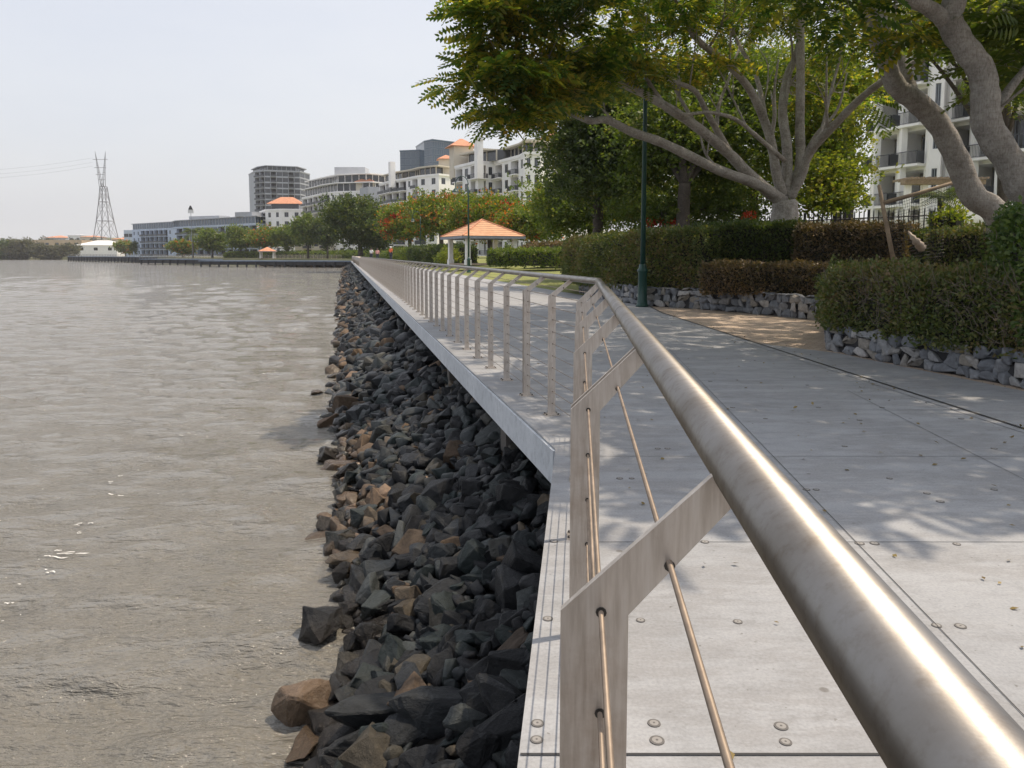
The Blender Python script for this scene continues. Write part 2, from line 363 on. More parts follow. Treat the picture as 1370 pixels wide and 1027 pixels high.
# ------------------------------------------------------------------ layout lines
NK, NC = .0861, -.179        # near deck edge: x = NC + NK*y
LK, LC = -.2167, 1.716       # long deck edge: x = LC + LK*y
YC = (LC-NC)/(NK-LK)
YE = 216.0
CORNER = Vector((NC+NK*YC, YC)); END = Vector((LC+LK*YE, YE)); START = Vector((NC-NK*5, -5))
dn = Vector((NK, 1)).normalized(); dl = Vector((LK, 1)).normalized()
nn = Vector((dn.y, -dn.x)); nl = Vector((dl.y, -dl.x))      # inboard normals
J0 = G(1370, 574); J1 = G(885, 418)
jd = Vector((J1.x-J0.x, J1.y-J0.y)).normalized()
J00 = Vector((J0.x, J0.y)) - jd*14
INL = 9.5                                                    # long inland edge: x = INL + LK*y
YJ = 24.0
# ------------------------------------------------------------------ deck
b = MB()
poly = [START, Vector((J00.x, J00.y)), Vector((J1.x, J1.y)), Vector((INL+LK*YJ, YJ)), Vector((INL+LK*YE, YE)), END, CORNER]
b.prism([(p.x, p.y) for p in poly], -.30, 0)
deck = b.build('promenade', [M['deck']]); tag(deck, kind='structure')
# thin fascia sheets proud of the deck slab edge (part of the promenade)
b = MB()
def strip(b, A, B, off, z0, z1, th):
    d = (B-A).normalized(); n = Vector((-d.y, d.x))
    a0, a1 = A+n*off, B+n*off
    b.prism([(a0.x, a0.y), (a1.x, a1.y), (a1.x+n.x*th, a1.y+n.y*th), (a0.x+n.x*th, a0.y+n.y*th)], z0, z1)
b.prism([(CORNER.x, CORNER.y), (END.x, END.y), (END.x-nl.x*.02, END.y-nl.y*.02), (CORNER.x-nl.x*.02-.001, CORNER.y-nl.y*.02)], -.31, -.018)
b.build('fascia', [M['fascia']], deck)
# panel joints: shallow dark sheets let into the surface
def seg_sheet(b, A, B, w, z):
    d = (Vector(B)-Vector(A)).normalized(); n = Vector((-d.y, d.x))*w/2
    b.face([(A[0]-n.x, A[1]-n.y, z), (B[0]-n.x, B[1]-n.y, z), (B[0]+n.x, B[1]+n.y, z), (A[0]+n.x, A[1]+n.y, z)][::1])
b = MB()
def nearpt(lat, y):            # lateral from camera line measured along the near direction
    return Vector((lat + NK*y, y))
for i in range(12):
    y = 2.33 + 1.84*i
    a = nearpt(-.174, y) if y < YC-.3 else Vector((LC+LK*y+.01, y))
    b_ = Vector((J0.x + (J1.x-J0.x)*(y-J0.y)/(J1.y-J0.y), y))-Vector((.1,0))
    seg_sheet(b, a, b_, .011 if i == 0 else .0045, .004)
for i in range(1, 34):
    y = 24+1.84*i*1.6; seg_sheet(b, Vector((LC+LK*y+.02, y)), Vector((INL+LK*y-.02, y+1.6)), .012, .004)
for lat in (1.565, 3.2):
    seg_sheet(b, nearpt(lat, -3), nearpt(lat, 13.0 if lat < 2 else 9.0), .0045, .0045)
b.build('panel_joint', [M['joint']], deck)
# fixing caps
def cap_mesh():
    b = MB(); b.lathe([(.024, 0), (.0235, .003)], (0,0,0), 20, 1); b.lathe([(.0165, .0030), (.016, .0038)], (0,0,0), 16, 0); b.lathe([(.0045,.0038),(.004,.0046)], (0,0,0), 8, 1)
    return b.mesh('fixing_cap')
cm = cap_mesh(); cm.materials.append(M['bolt']); cm.materials.append(M['bolt_ring'])
caps = [(875,968),(879,991),(1045,972),(1051,993),(857,830),(987,832),(733,828),(1253,837),(1285,838),(943,725),(1150,727),(1170,727),(1280,728),
        (719,968),(718,990),(741,724),(829,640),(845,640),(1079,655),(1092,655),(1240,660),(1258,671),(1330,655),(880,600),(893,600),(1010,598),(1130,597),(1190,640),(1024,560),(1150,562),(1286,560),(980,545),(1095,545),(1330,600),(1200,520),(1080,515),(950,510),(1180,545),(900,480),(1010,482)]
for i, (x, y) in enumerate(caps):
    o = bpy.data.objects.new('fixing_cap', cm); C.objects.link(o); o.parent = deck; g = G(x, y); o.location = (g.x, g.y, .0005); k = R.uniform(.85, 1.15); o.scale = (k, k, 1); o.rotation_euler.z = R.uniform(0, 6)
# piles below the outer edge
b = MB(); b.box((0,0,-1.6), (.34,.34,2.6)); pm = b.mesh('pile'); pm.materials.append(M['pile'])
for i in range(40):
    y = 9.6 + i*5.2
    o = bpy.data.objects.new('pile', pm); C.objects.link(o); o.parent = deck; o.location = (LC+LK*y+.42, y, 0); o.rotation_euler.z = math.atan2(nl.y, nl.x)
# long dark expansion joint (two-line rubber strip)
b = MB(); seg_sheet(b, J00, Vector((J1.x, J1.y)), .05, .006); b.face([(p[0], p[1], .006) for p in ((J1.x-.02, J1.y), (J1.x+.03, J1.y), (INL+LK*YJ+.03, YJ), (INL+LK*YJ-.02, YJ))])
b.build('expansion_joint', [M['joint']], deck)
# ------------------------------------------------------------------ railing
HR, KH = .232, .40            # tube centre and knee below the eye
TZ, KZ = EYE-HR, EYE-KH
TR = .0306
OUT_N, OUT_L = -.017, 2.006   # outer face of the posts (x intercepts)
TUB_N, TUB_L = .178, 2.26
YT = (TUB_L-TUB_N)/(NK-LK); YO = (OUT_L-OUT_N)/(NK-LK)
rail = empty('railing', (OUT_N+NK*2, 2, 0)); tag(rail, 'stainless steel railing with bent flat posts, cables and round top tube', 'railing')
b = MB()
b.tube([(TUB_N-NK*3, -3, TZ), (TUB_N+NK*YT-.004, YT-.05, TZ), (TUB_N+NK*YT-.003, YT+.0, TZ), (TUB_L+LK*(YT+.05), YT+.05, TZ), (TUB_L+LK*60, 60, TZ), (TUB_L+LK*YE, YE, TZ)], TR, 48)
b.build('top_tube', [M['steel']], rail, smooth=True)
for yy in (3.05, 6.1):        # sleeve joints of the tube
    b = MB(); c = Vector((TUB_N+NK*yy, yy, TZ)); t = Vector((NK, 1, 0)).normalized()
    b.tube([c-t*.0015, c+t*.0015], TR+.0006, 40); b.build('tube_joint', [M['dark_metal']], rail)
def post_frame(o2, t2):
    "matrix: local x inboard, local y along the rail, z up"
    n2 = Vector((t2.y, -t2.x))
    return Matrix(((n2.x, t2.x, 0, o2.x), (n2.y, t2.y, 0, o2.y), (0, 0, 1, 0), (0, 0, 0, 1)))
PW = .076
WIRES = [KZ-.0, KZ-.12, KZ-.24, KZ-.36, KZ-.48, KZ-.60, KZ-.72, KZ-.84, KZ-.96, KZ-1.08]
ARMW = (.132, KZ+.078)
def post_poly(reach):
    top = TZ-TR*.55
    ax, az = reach-TR*.75, TZ-.002
    return [(0, .012), (PW, .012), (PW, KZ-.002), (reach+TR*.15, TZ-TR*.93), (ax, az), (0, KZ)]
def post_mesh(reach, double, detail):
    b = MB(); th = .011
    ys = (-.024, .024) if double else (0,)
    for y in ys: b.plate(post_poly(reach), Matrix.Translation((0, y, 0)), th)
    if detail:
        for y in ys:          # dark holes with grommets around each cable
            for z in WIRES: b.tube([(PW*.60, y-th/2-.0012, z), (PW*.60, y+th/2+.0012, z)], .0062, 10, m=1)
            b.tube([(reach*.62, y-th/2-.0012, KZ+(reach*.62)*.62-.018), (reach*.62, y+th/2+.0012, KZ+(reach*.62)*.62-.018)], .0062, 10, m=1)
        if double:
            for z in (.25, .7, KZ-.1): b.box((.012, 0, z), (.016, .037, .05), m=1)
    return b
def base_mesh(double):
    b = MB(); b.box((PW/2, 0, .006), (.15, .11, .012)); b.box((PW/2, 0, .018), (.10, .05 if not double else .075, .012))
    for sx in (-1, 1):
        for sy in (-1, 1): b.lathe([(.009, .012), (.009, .022), (.005, .024)], (PW/2+sx*.06, sy*.042, 0), 8, 1)
    return b
RN, RL = (TUB_N-OUT_N)*dn.y, (TUB_L-OUT_L)*dl.y
templ = {}
def get_t(near, dbl, det):
    k = (near, dbl, det)
    if k not in templ:
        me = post_mesh(RN if near else RL, dbl, det).mesh('post'); me.materials.append(M['plate']); me.materials.append(M['dark_metal'])
        bm_ = base_mesh(dbl).mesh('base_plate'); bm_.materials.append(M['plate']); bm_.materials.append(M['dark_metal'])
        templ[k] = (me, bm_)
    return templ[k]
posts = []
for i, y in enumerate((-.32, .84, 2.0, 3.13, 4.25, 5.37)): posts.append((Vector((OUT_N+NK*y, y)), dn, True, y == 2.0))
posts.append((Vector((OUT_N+NK*6.5, 6.5)), dn, True, True))
y = 7.6; k = 0
while y < YE-1:
    posts.append((Vector((OUT_L+LK*y, y)), dl, False, k % 3 == 1)); y += 1.075; k += 1
def tris_of(me):
    me.calc_loop_triangles(); V = np.array([v.co for v in me.vertices], dtype=np.float32); T = np.array([t.vertices for t in me.loop_triangles], dtype=np.int32)
    mi = np.array([t.material_index for t in me.loop_triangles]); return V, T, mi
for i, (p, t, near, dbl) in enumerate(posts[:100]):
    me, bm_ = get_t(near, dbl, i < 45)
    o = bpy.data.objects.new('post', me); C.objects.link(o); o.parent = rail
    o.location = (p.x-rail.location.x, p.y-rail.location.y, 0); o.rotation_euler.z = math.atan2(t.y, t.x)-math.pi/2
    if i < 60:
        q = bpy.data.objects.new('base_plate', bm_); C.objects.link(q); q.parent = o
VV, TT = [], []; off = 0
V, T, _ = tris_of(get_t(False, False, False)[0])
V2 = V.copy()
for p, t, near, dbl in posts[100:]:
    n = Vector((t.y, -t.x)); X = np.stack([V[:,0]*n.x+V[:,1]*t.x+p.x-rail.location.x, V[:,0]*n.y+V[:,1]*t.y+p.y-rail.location.y, V[:,2]], 1)
    VV.append(X); TT.append(T+off); off += len(V)
o = link('far_posts', arr_mesh('far_posts', np.concatenate(VV), np.concatenate(TT)), M['plate'], rail); tag(o, kind='stuff')
# cables through the posts
lat = PW*.60
for z in WIRES:
    b = MB(); a = OUT_N+lat; c = OUT_L+lat/dl.y
    yk = (c-a)/(NK-LK)
    b.tube([(a-NK*3, -3, z), (a+NK*yk, yk, z), (c+LK*45, 45, z), (c+LK*YE, YE, z)], .0031, 8); b.build('cable', [M['rod']], rail, smooth=True)
b = MB(); a = OUT_N+RN*.62; c = OUT_L+RL*.62/dl.y; z = KZ+RN*.62*.62-.018; z2 = KZ+RL*.62*.62-.018; yk = (c-a)/(NK-LK)
b.tube([(a-NK*3, -3, z), (a+NK*yk, yk, (z+z2)/2), (c+LK*12, 12, z2), (c+LK*YE, YE, z2)], .0036, 8); b.build('cable', [M['rod']], rail, smooth=True)
# ------------------------------------------------------------------ water
def water_mesh():
    na, nr = 420, 620
    ang = np.linspace(rad(-62), rad(24), na); r = 2.5*(3000/2.5)**(np.linspace(0, 1, nr)**1.0)
    A, Rr = np.meshgrid(ang, r); X = Rr*np.sin(A); Y = Rr*np.cos(A); Z = np.zeros_like(X)
    rs = np.random.RandomState(3)
    for i in range(26):
        wl = rs.uniform(.35, 3.6); th = rad(96+rs.normal(0, 26)); k = 2*math.pi/wl
        a = .0068*wl**.85; fade = np.clip(1-Rr/(wl*70), 0, 1)
        ph = (X*math.cos(th)+Y*math.sin(th))*k+rs.uniform(0, 6)
        w = np.sin(ph+.5*np.sin(X*.31+i)+.4*np.sin(Y*.23+i*2)); Z += a*fade*(w+.25*np.sin(2*ph))*(.75+.45*np.sin(X*.21+Y*.13+i))
    V = np.stack([X, Y, Z+WATER], 2).reshape(-1, 3)
    i = np.arange(nr-1)[:,None]*na+np.arange(na-1)[None]; i = i.ravel()
    Fc = np.stack([i, i+1, i+na+1, i+na], 1)[:, ::-1]
    return arr_mesh('water', V, Fc, smooth=True)
o = link('water', water_mesh(), M['water']); tag(o, kind='structure')
# sheet of the riverbed / rest of the world below the water
b = MB(); b.face([(-2900,-300,-4.2), (2900,-300,-4.2), (2900,3600,-4.2), (-2900,3600,-4.2)]); tag(b.build('riverbed', [M['bank']]), kind='structure')
# foam flecks
b = MB()
def fleck(px, py, w, ang):
    ang *= .3
    c = G(px, py, WATER+.02); n = 7; L = w/F*c.y*1.05
    top, bot = [], []
    for i in range(n):
        t = i/(n-1)-.5; x = t*L; off = math.sin(t*5+px)*L*.05; wd = min(L*.016,.013)*(1-abs(2*t)**2)*R.uniform(.5,1.2)+.003
        ca, sa = math.cos(ang), math.sin(ang)
        for lst, s_ in ((top, wd*2.2), (bot, -wd*2.2)):
            xx, yy = x, off*2.2+s_; lst.append((c.x+xx*ca-yy*sa, c.y+xx*sa+yy*ca, WATER+.022+R.uniform(0,.006)))
    for i in range(n-1): b.face([bot[i], bot[i+1], top[i+1], top[i]])
for f in [(120,703,42,.5),(112,712,26,-.3),(90,741,62,.15),(64,764,28,-.6),(52,748,8,0),(30,781,14,-.5),(14,806,20,.0),(5,831,14,0),(8,858,10,0),(24,822,10,0),(153,662,26,-.3),(148,645,18,.3),(157,636,16,0),(190,629,14,-.3),(197,614,12,.2),(248,581,22,.2),(256,573,12,0),(262,563,16,-.3),(290,551,12,.1),(345,508,18,0),(360,498,24,.2),(368,488,12,0),(372,476,20,.1),(385,466,24,0),(177,572,5,0),(60,655,8,0),(88,978,5,0),(342,930,5,0),(95,925,4,0),(210,660,8,.2),(226,600,9,.2),(262,582,9,0)]:
    px, py, w, a = f
    for k in range(max(1, int(w/9))):
        ww = w*R.uniform(.12, .38); fleck(px+R.uniform(-.5,.5)*(w-ww), py+R.uniform(-.08,.08)*w, ww, a+R.uniform(-1.2,1.2))
tag(b.build('foam', [M['foam']]), 'small white foam wisps drifting on the brown river', 'foam', kind='stuff')
# ------------------------------------------------------------------ riverbank and rocks
def outp(s, u, z):
    "s = y coordinate along the edge, u = metres outboard (narrowed near the camera)"
    u = u*us_(s) if u > 0 else u
    if s < YC: q = Vector((NC+NK*s, s)) - nn*u
    else: q = Vector((LC+LK*s, s)) - nl*u
    if abs(s-YC) < 1.5:
        w = .5+(s-YC)/3; q = (Vector((NC+NK*s, s))-nn*u)*(1-w) + (Vector((LC+LK*s, s))-nl*u)*w if False else q
    return Vector((q.x, q.y, z))
def us_(s):
    "the bank is steeper and narrower close by"
    return min(.88, max(.72, .72+(s-3.5)*.03))
def bz(u): return -.55 - (u+1.2)*.445 if u < 2.4 else -.55-3.6*.445-(u-2.4)*.8
b = MB(); us = [-6, -1.2, 0, 1, 2.0, 2.4, 3.4, 5.0]
ss = [-6, 0, 3, YC-.01, 12, 20, 40, 80, 140, YE+4]
for i in range(len(ss)-1):
    for j in range(len(us)-1):
        z = lambda u: (bz(u) if u > -1.2 else -.5)-.12
        b.face([outp(ss[i], us[j], z(us[j])), outp(ss[i+1], us[j], z(us[j])), outp(ss[i+1], us[j+1], z(us[j+1])), outp(ss[i], us[j+1], z(us[j+1]))])
tag(b.build('riverbank', [M['bank']]), kind='structure')
def rock_variant(seed, npt=13, bev=True):
    r = random.Random(seed); bm = bmesh.new()
    e = [1, r.uniform(.6, .95), r.uniform(.45, .8)]
    for _ in range(npt):
        v = Vector((r.gauss(0,1), r.gauss(0,1), r.gauss(0,1))).normalized()
        v = Vector([math.copysign(abs(c)**.55, c) for c in v]); v = Vector([max(-.62, min(.62, c*.62*r.uniform(.8,1.15))) for c in v])
        bm.verts.new((v.x*e[0], v.y*e[1], v.z*e[2]))
    ret = bmesh.ops.convex_hull(bm, input=bm.verts)
    junk = [g for g in ret['geom_interior'] if isinstance(g, bmesh.types.BMVert)] + [v for v in bm.verts if not v.link_faces]
    bmesh.ops.delete(bm, geom=list(set(junk)), context='VERTS')
    if bev: bmesh.ops.bevel(bm, geom=list(bm.edges)+list(bm.verts), offset=.055, segments=1, affect='EDGES', clamp_overlap=True)
    bmesh.ops.triangulate(bm, faces=bm.faces)
    bmesh.ops.recalc_face_normals(bm, faces=bm.faces)
    me = bpy.data.meshes.new('rock'); bm.to_mesh(me); bm.free(); return me
RV = [rock_variant(i, 12+i%5) for i in range(16)]
RV_lo = [rock_variant(100+i, 11, False) for i in range(10)]
def rough_rock(me, seed):
    "finer copy with chipped, slightly uneven faces for the rocks that show large"
    from mathutils import noise
    bm = bmesh.new(); bm.from_mesh(me); bmesh.ops.subdivide_edges(bm, edges=bm.edges, cuts=2, use_grid_fill=True); bm.normal_update()
    off = Vector((seed*3.1, seed*1.7, 0))
    dsp = [(v, v.normal*(noise.noise(v.co*3.2+off)*.055+noise.noise(v.co*9+off)*.022+noise.noise(v.co*22+off)*.008)) for v in bm.verts]
    for v, d in dsp: v.co += d
    m2 = bpy.data.meshes.new('rock'); bm.to_mesh(m2); bm.free(); return m2
RV_mid = RV; RV = [rough_rock(m, i) for i, m in enumerate(RV_mid)]
RVt = [m.copy() for m in RV]
for m in RV: m.materials.append(M['rock_dark'])
for m in RVt: m.materials.append(M['rock_tan'])
rocks = []   # (px size, pos, size, rot, tan)
def rrot(): return (R.uniform(-.6,.6), R.uniform(-.6,.6), R.uniform(0,6.28))
def add_rock(s, u, size, tan=None, dz=0):
    p = outp(s, u, bz(u)+size*.12+dz)
    if tan is None:
        pr = .02 if s < 8.5 else (.5 if u > 1.6+.3*math.sin(s*1.7) else .04)  # tan outer and dark upper zones mix rock colour with painted sun and shade
        tan = R.random() < pr
        pass
    rocks.append((size/max(1.5, p.y)*F, p, size, rrot(), tan))
def fill(s0, s1, u0, u1, cell, smin, smax, layers=1):
    for L in range(layers):
        s_ = s0
        while s_ < s1:
            u_ = u0
            while u_ < u1:
                k = R.random()**2.2; size = smin+(smax-smin)*k
                add_rock(s_+R.uniform(-.6,.6)*cell, u_+R.uniform(-.6,.6)*cell, size, None, L*.06+R.uniform(-.03,.05)); u_ += cell
            s_ += cell
fill(1.2, 16, -1.2, 2.15, .125, .09, .34)
fill(1.2, 16, -1.0, 2.0, .36, .22, .46, 1)
fill(16, 45, -.8, 2.3, .23, .2, .62)
fill(45, YE, -.6, 2.5, .42, .38, .85)
for k in range(110): add_rock(R.uniform(3, 120)**1.0, R.gauss(2.3, .07), R.uniform(.2, .45))
heroes = []
def hero(px, py, z, size, scale, rot, tan, label):
    heroes.append((P_at(px, py, z), size, scale, rot, tan, label))
def P_at(px, py, z): g = G(px, py, z); return g
hero(412, 940, -1.93, .40, (1,.8,1.0), (.25,.2,.5), True, 'brown square-cut block standing in the water by the bank')
hero(412, 994, -1.99, .34, (1.1,.7,.5), (.1,.3,1.5), True, 'low brown stone half under water in front of the square block')
hero(455, 925, -1.93, .30, (1,.8,.8), (.4,.2,2), False, 'wet dark stone right beside the brown square block')
hero(437, 838, -1.90, .42, (1,.8,.8), (.1,.4,.9), False, 'dark block alone at the water edge')
hero(465, 624, -1.93, .60, (1.2,.7,.7), (.1,.1,.4), True, 'flat tan boulder at the waterline')
hero(683, 880, -1.28, .44, (1.35,.42,.5), (.0,-.35,.75), True, 'long tan slab lying diagonally against the deck edge')
hero(600, 948, -1.50, .50, (1.3,.75,.6), (.2,.1,.3), False, 'large smooth green-grey boulder low in the foreground')
hero(505, 955, -1.72, .50, (1.3,.6,.7), (.1,.2,.5), False, 'long dark slab pointing up the slope from the water')
hero(690, 795, -1.22, .50, (1.1,.8,.9), (.3,.1,1.9), False, 'big angular dark boulder tucked beneath the deck')
hero(712, 755, -1.10, .50, (.9,.9,1.0), (.5,.1,.2), False, 'blue-green boulder touching the deck edge')
hero(685, 950, -1.18, .52, (1,.8,.8), (.1,.5,1.1), False, 'dark boulder with a sloping face beside the deck')
hero(575, 1003, -1.55, .50, (1.1,.8,.7), (.2,.2,2.2), False, 'rounded dark boulder at the bottom of the slope')
hero(428, 525, -1.95, .35, (1,.7,.6), (.1,.1,.4), True, 'single small brown stone standing out in the water')
hero(612, 762, -1.40, .34, (1,.8,.9), (.2,.1,.4), False, 'square dark block with a pale top mid slope')
hero(470, 748, -1.90, .42, (1.2,.7,.5), (.0,.2,1.0), False, 'low dark slab pushing into the water')
hero(497, 790, -1.78, .40, (1,.8,.7), (.3,.1,1.4), False, 'pitted dark boulder set back from the water')
for i, (p, size, sc, rot, tan, label) in enumerate(heroes):
    o = bpy.data.objects.new('rock', (RVt if tan else RV)[(i*5+3) % 16]); C.objects.link(o)
    o.location = p; o.scale = [size*c*1.12 for c in sc]; o.rotation_euler = rot; tag(o, label, 'rock', 'rocks of the riverbank')
hp = [(h[0], h[1]) for h in heroes]
rocks = [r for r in rocks if all((r[1]-p).length > s*.42+r[2]*.18 for p, s in hp)]
# only what the photo shows: keep individuals inside the frame
def inframe(p):
    dz = p.y*ct + (EYE-p.z)*st
    if dz < .5: return False
    x = 685+p.x/dz*F; yv = CY+((EYE-p.z)*ct-p.y*st)/dz*F
    if not (-10 < yv < 1040 and 380 < x < 770): return False
    # hidden under the deck
    xe = LC+LK*p.y if p.y > YC else NC+NK*p.y
    g = (EYE+.31)/(EYE-p.z); ye = p.y*g; xe = (LC+LK*ye) if ye > YC else (NC+NK*ye)
    return p.x*g < xe-.02
rocks.sort(key=lambda r: (not inframe(r[1]), -r[0]))
for i, (ps, p, size, rot, tan) in enumerate(rocks[:284]):
    o = bpy.data.objects.new('rock', (RVt if tan else RV)[i % 16]); C.objects.link(o)
    o.location = p; o.scale = (size*R.uniform(.8,1.25), size*R.uniform(.75,1.1), size*R.uniform(.7,1.1)); o.rotation_euler = rot
    tag(o, 'tan muddy rock among the dark stones of the riverbank slope' if tan else 'dark angular basalt rock piled on the riverbank slope below the promenade', 'rock', 'tan rocks of the riverbank' if tan else 'dark rocks of the riverbank')
from mathutils import Euler
def joined_rocks(lst, name, label):
    cache = {0: [tris_of(m)[:2] for m in RV_mid], 1: [tris_of(m)[:2] for m in RV_lo]}
    VV, TT, MI = [], [], []; off = 0
    for i, (ps, p, size, rot, tan) in enumerate(lst):
        V, T = cache[0][i % 16] if ps > 14 else cache[1][i % 10]
        m3 = np.array(Euler(rot).to_matrix()) @ np.diag([size*R.uniform(.8,1.2), size*R.uniform(.8,1.1), size*R.uniform(.7,1.1)])
        VV.append(V @ m3.T + np.array(p)); TT.append(T+off); MI += [int(tan)]*len(T); off += len(V)
    me = arr_mesh(name, np.concatenate(VV), np.concatenate(TT), MI); o = link(name, me, [M['rock_dark'], M['rock_tan']]); tag(o, label, 'riprap', kind='stuff')
joined_rocks(rocks[284:], 'riprap', 'mass of dark and tan broken rock lining the riverbank')
# ------------------------------------------------------------------ land
b = MB()
def land_strip(s0, s1, n):
    prof = [(0, -.004), (6, .25), (14, .9), (40, 1.2), (120, 1.4), (900, 1.6)]
    for i in range(n):
        a, c = s0+(s1-s0)*i/n, s0+(s1-s0)*(i+1)/n
        for (w0, z0), (w1, z1) in zip(prof, prof[1:]):
            pt = lambda s, w, z: (INL+LK*s + w*1.0, s+ w*.2167, z)
            b.face([pt(a, w0, z0), pt(a, w1, z1), pt(c, w1, z1), pt(c, w0, z0)])
land_strip(26, YE+40, 20)
tag(b.build('lawn', [M['grass']]), kind='structure')
b = MB(); b.face([(J00.x, J00.y, -.004), (60, J00.y, -.004), (60, 40, -.004), (INL+LK*26, 26, -.004), (INL+LK*YJ, YJ, -.004), (J1.x, J1.y, -.004)])
tag(b.build('pavement', [M['paving']]), kind='structure')
# concrete strip beyond the joint
b = MB(); w1 = G(1106, 471); w2 = G(1370, 521)
b.face([(J00.x, J00.y, .004), (w2.x+3, J00.y, .004), (w2.x+.3, w2.y-2, .004), (w1.x+.1, w1.y-.1, .004), (J1.x+.1, w1.y+1.6, .004)])
tag(b.build('footpath', [M['deck']]), kind='structure')
# far shore land: one low sheet reaching the horizon
b = MB()
sh = [XY(474, 222), XY(370, 252), XY(265, 300), XY(200, 365), XY(150, 470), XY(90, 590), XY(40, 620), XY(-60, 640), XY(-260, 620)]
top = [(p.x, p.y, .5 if i < 6 else -.9) for i, p in enumerate(sh)]
b.face(top + [(-2500, 700, 1), (-2500, 3400, 2), (2500, 3400, 2), (2500, 250, .5), (60, 258, .5)][::1])
for p, q in zip(top, top[1:]): b.face([q, p, (p[0], p[1]-2, -3), (q[0], q[1]-2, -3)])
tag(b.build('far_shore', [M['ground_far']]), kind='structure')
# ------------------------------------------------------------------ instanced leaf clouds (joined into one mesh per crown)
def t_frond(np_=7, L=.46, droop=.12):
    V = []; F_ = []
    for i in range(np_):
        t = (i+.6)/np_; x = t*L; z = -droop*t*t; w = .155*L/.42*math.sin(math.pi*(.18+.72*t))
        for s_ in (-1, 1):
            y0, y1 = 0, s_*w; dx = .05; th = .036*L/.42
            b_ = len(V); V += [(x, y0, z), (x+dx*.4-th, (y0+y1)/2, z-.004), (x+dx, y1, z-.02), (x+dx*.4+th, (y0+y1)/2, z-.004)]; F_.append((b_, b_+1, b_+2, b_+3))
    return np.array(V, dtype=np.float32), np.array(F_)
def t_clump(n=6, seed=1, L=.5, w=.4):
    r = random.Random(seed); V = []; F_ = []
    for i in range(n):
        o = Vector((r.uniform(-.5,.5), r.uniform(-.5,.5), r.uniform(-.4,.4)))
        d = Vector((r.gauss(0,1), r.gauss(0,1), r.gauss(0,.6))).normalized(); s_ = d.cross(Vector((r.gauss(0,1), r.gauss(0,1), r.gauss(0,1)))).normalized()
        b_ = len(V); V += [tuple(o), tuple(o+d*L*.5+s_*w*.5), tuple(o+d*L), tuple(o+d*L*.5-s_*w*.5)]; F_.append((b_, b_+1, b_+2, b_+3))
    return np.array(V, dtype=np.float32), np.array(F_)
T_FROND = t_frond(); 
T_CLUMP = t_clump(7, 1, .5, .36)
T_LEAF = (np.array([(0,0,0), (.5,.28,.04), (1,0,-.04), (.5,-.28,.04)], dtype=np.float32), np.array([(0,1,2,3)]))
def rot_from(dirs, roll):
    d = dirs/np.linalg.norm(dirs, axis=1, keepdims=True)
    up = np.tile([0,0,1.], (len(d), 1)); up[np.abs(d[:,2]) > .95] = [1,0,0]
    y = np.cross(up, d); y /= np.linalg.norm(y, axis=1, keepdims=True); z = np.cross(d, y)
    c, s_ = np.cos(roll)[:,None], np.sin(roll)[:,None]
    y2 = y*c+z*s_; z2 = -y*s_+z*c
    return np.stack([d, y2, z2], 2)
def inst(T, pos, dirs, scale, roll):
    V, Fc = T; N = len(pos); Rm = rot_from(dirs, roll)
    X = np.einsum('nij,kj->nki', Rm, V)*scale[:,None,None] + pos[:,None,:]
    Fq = (Fc[None]+np.arange(N)[:,None,None]*len(V)).reshape(-1, 4)
    return X.reshape(-1, 3), Fq
def ell_pts(c, r, n, shell=.35):
    d = NR.normal(size=(n, 3)); d /= np.linalg.norm(d, axis=1, keepdims=True)
    k = NR.uniform(shell**3, 1, n)**(1/3.)
    return np.array(c)+d*k[:,None]*np.array(r)
def crown_arrays(blobs, per, spread, T, scale, flat=.5, droop=-.15, clumps_out=None):
    PV, PD = [], []
    for c, r, n in blobs:
        cs = ell_pts(c, r, n)
        if clumps_out is not None: clumps_out += [Vector(x) for x in cs]
        for q in cs:
            m = max(3, int(per*NR.uniform(.5, 1.4))); o = NR.normal(size=(m, 3))*np.array([spread, spread, spread*flat])
            d = o/np.maximum(np.linalg.norm(o, axis=1, keepdims=True), 1e-6) + NR.normal(size=(m, 3))*.45; d[:,2] = d[:,2]*.5+droop
            PV.append(q+o); PD.append(d)
    Pp = np.concatenate(PV); D = np.concatenate(PD); n = len(Pp)
    return inst(T, Pp, D, scale*NR.uniform(.7, 1.25, n), NR.normal(0, .5, n))
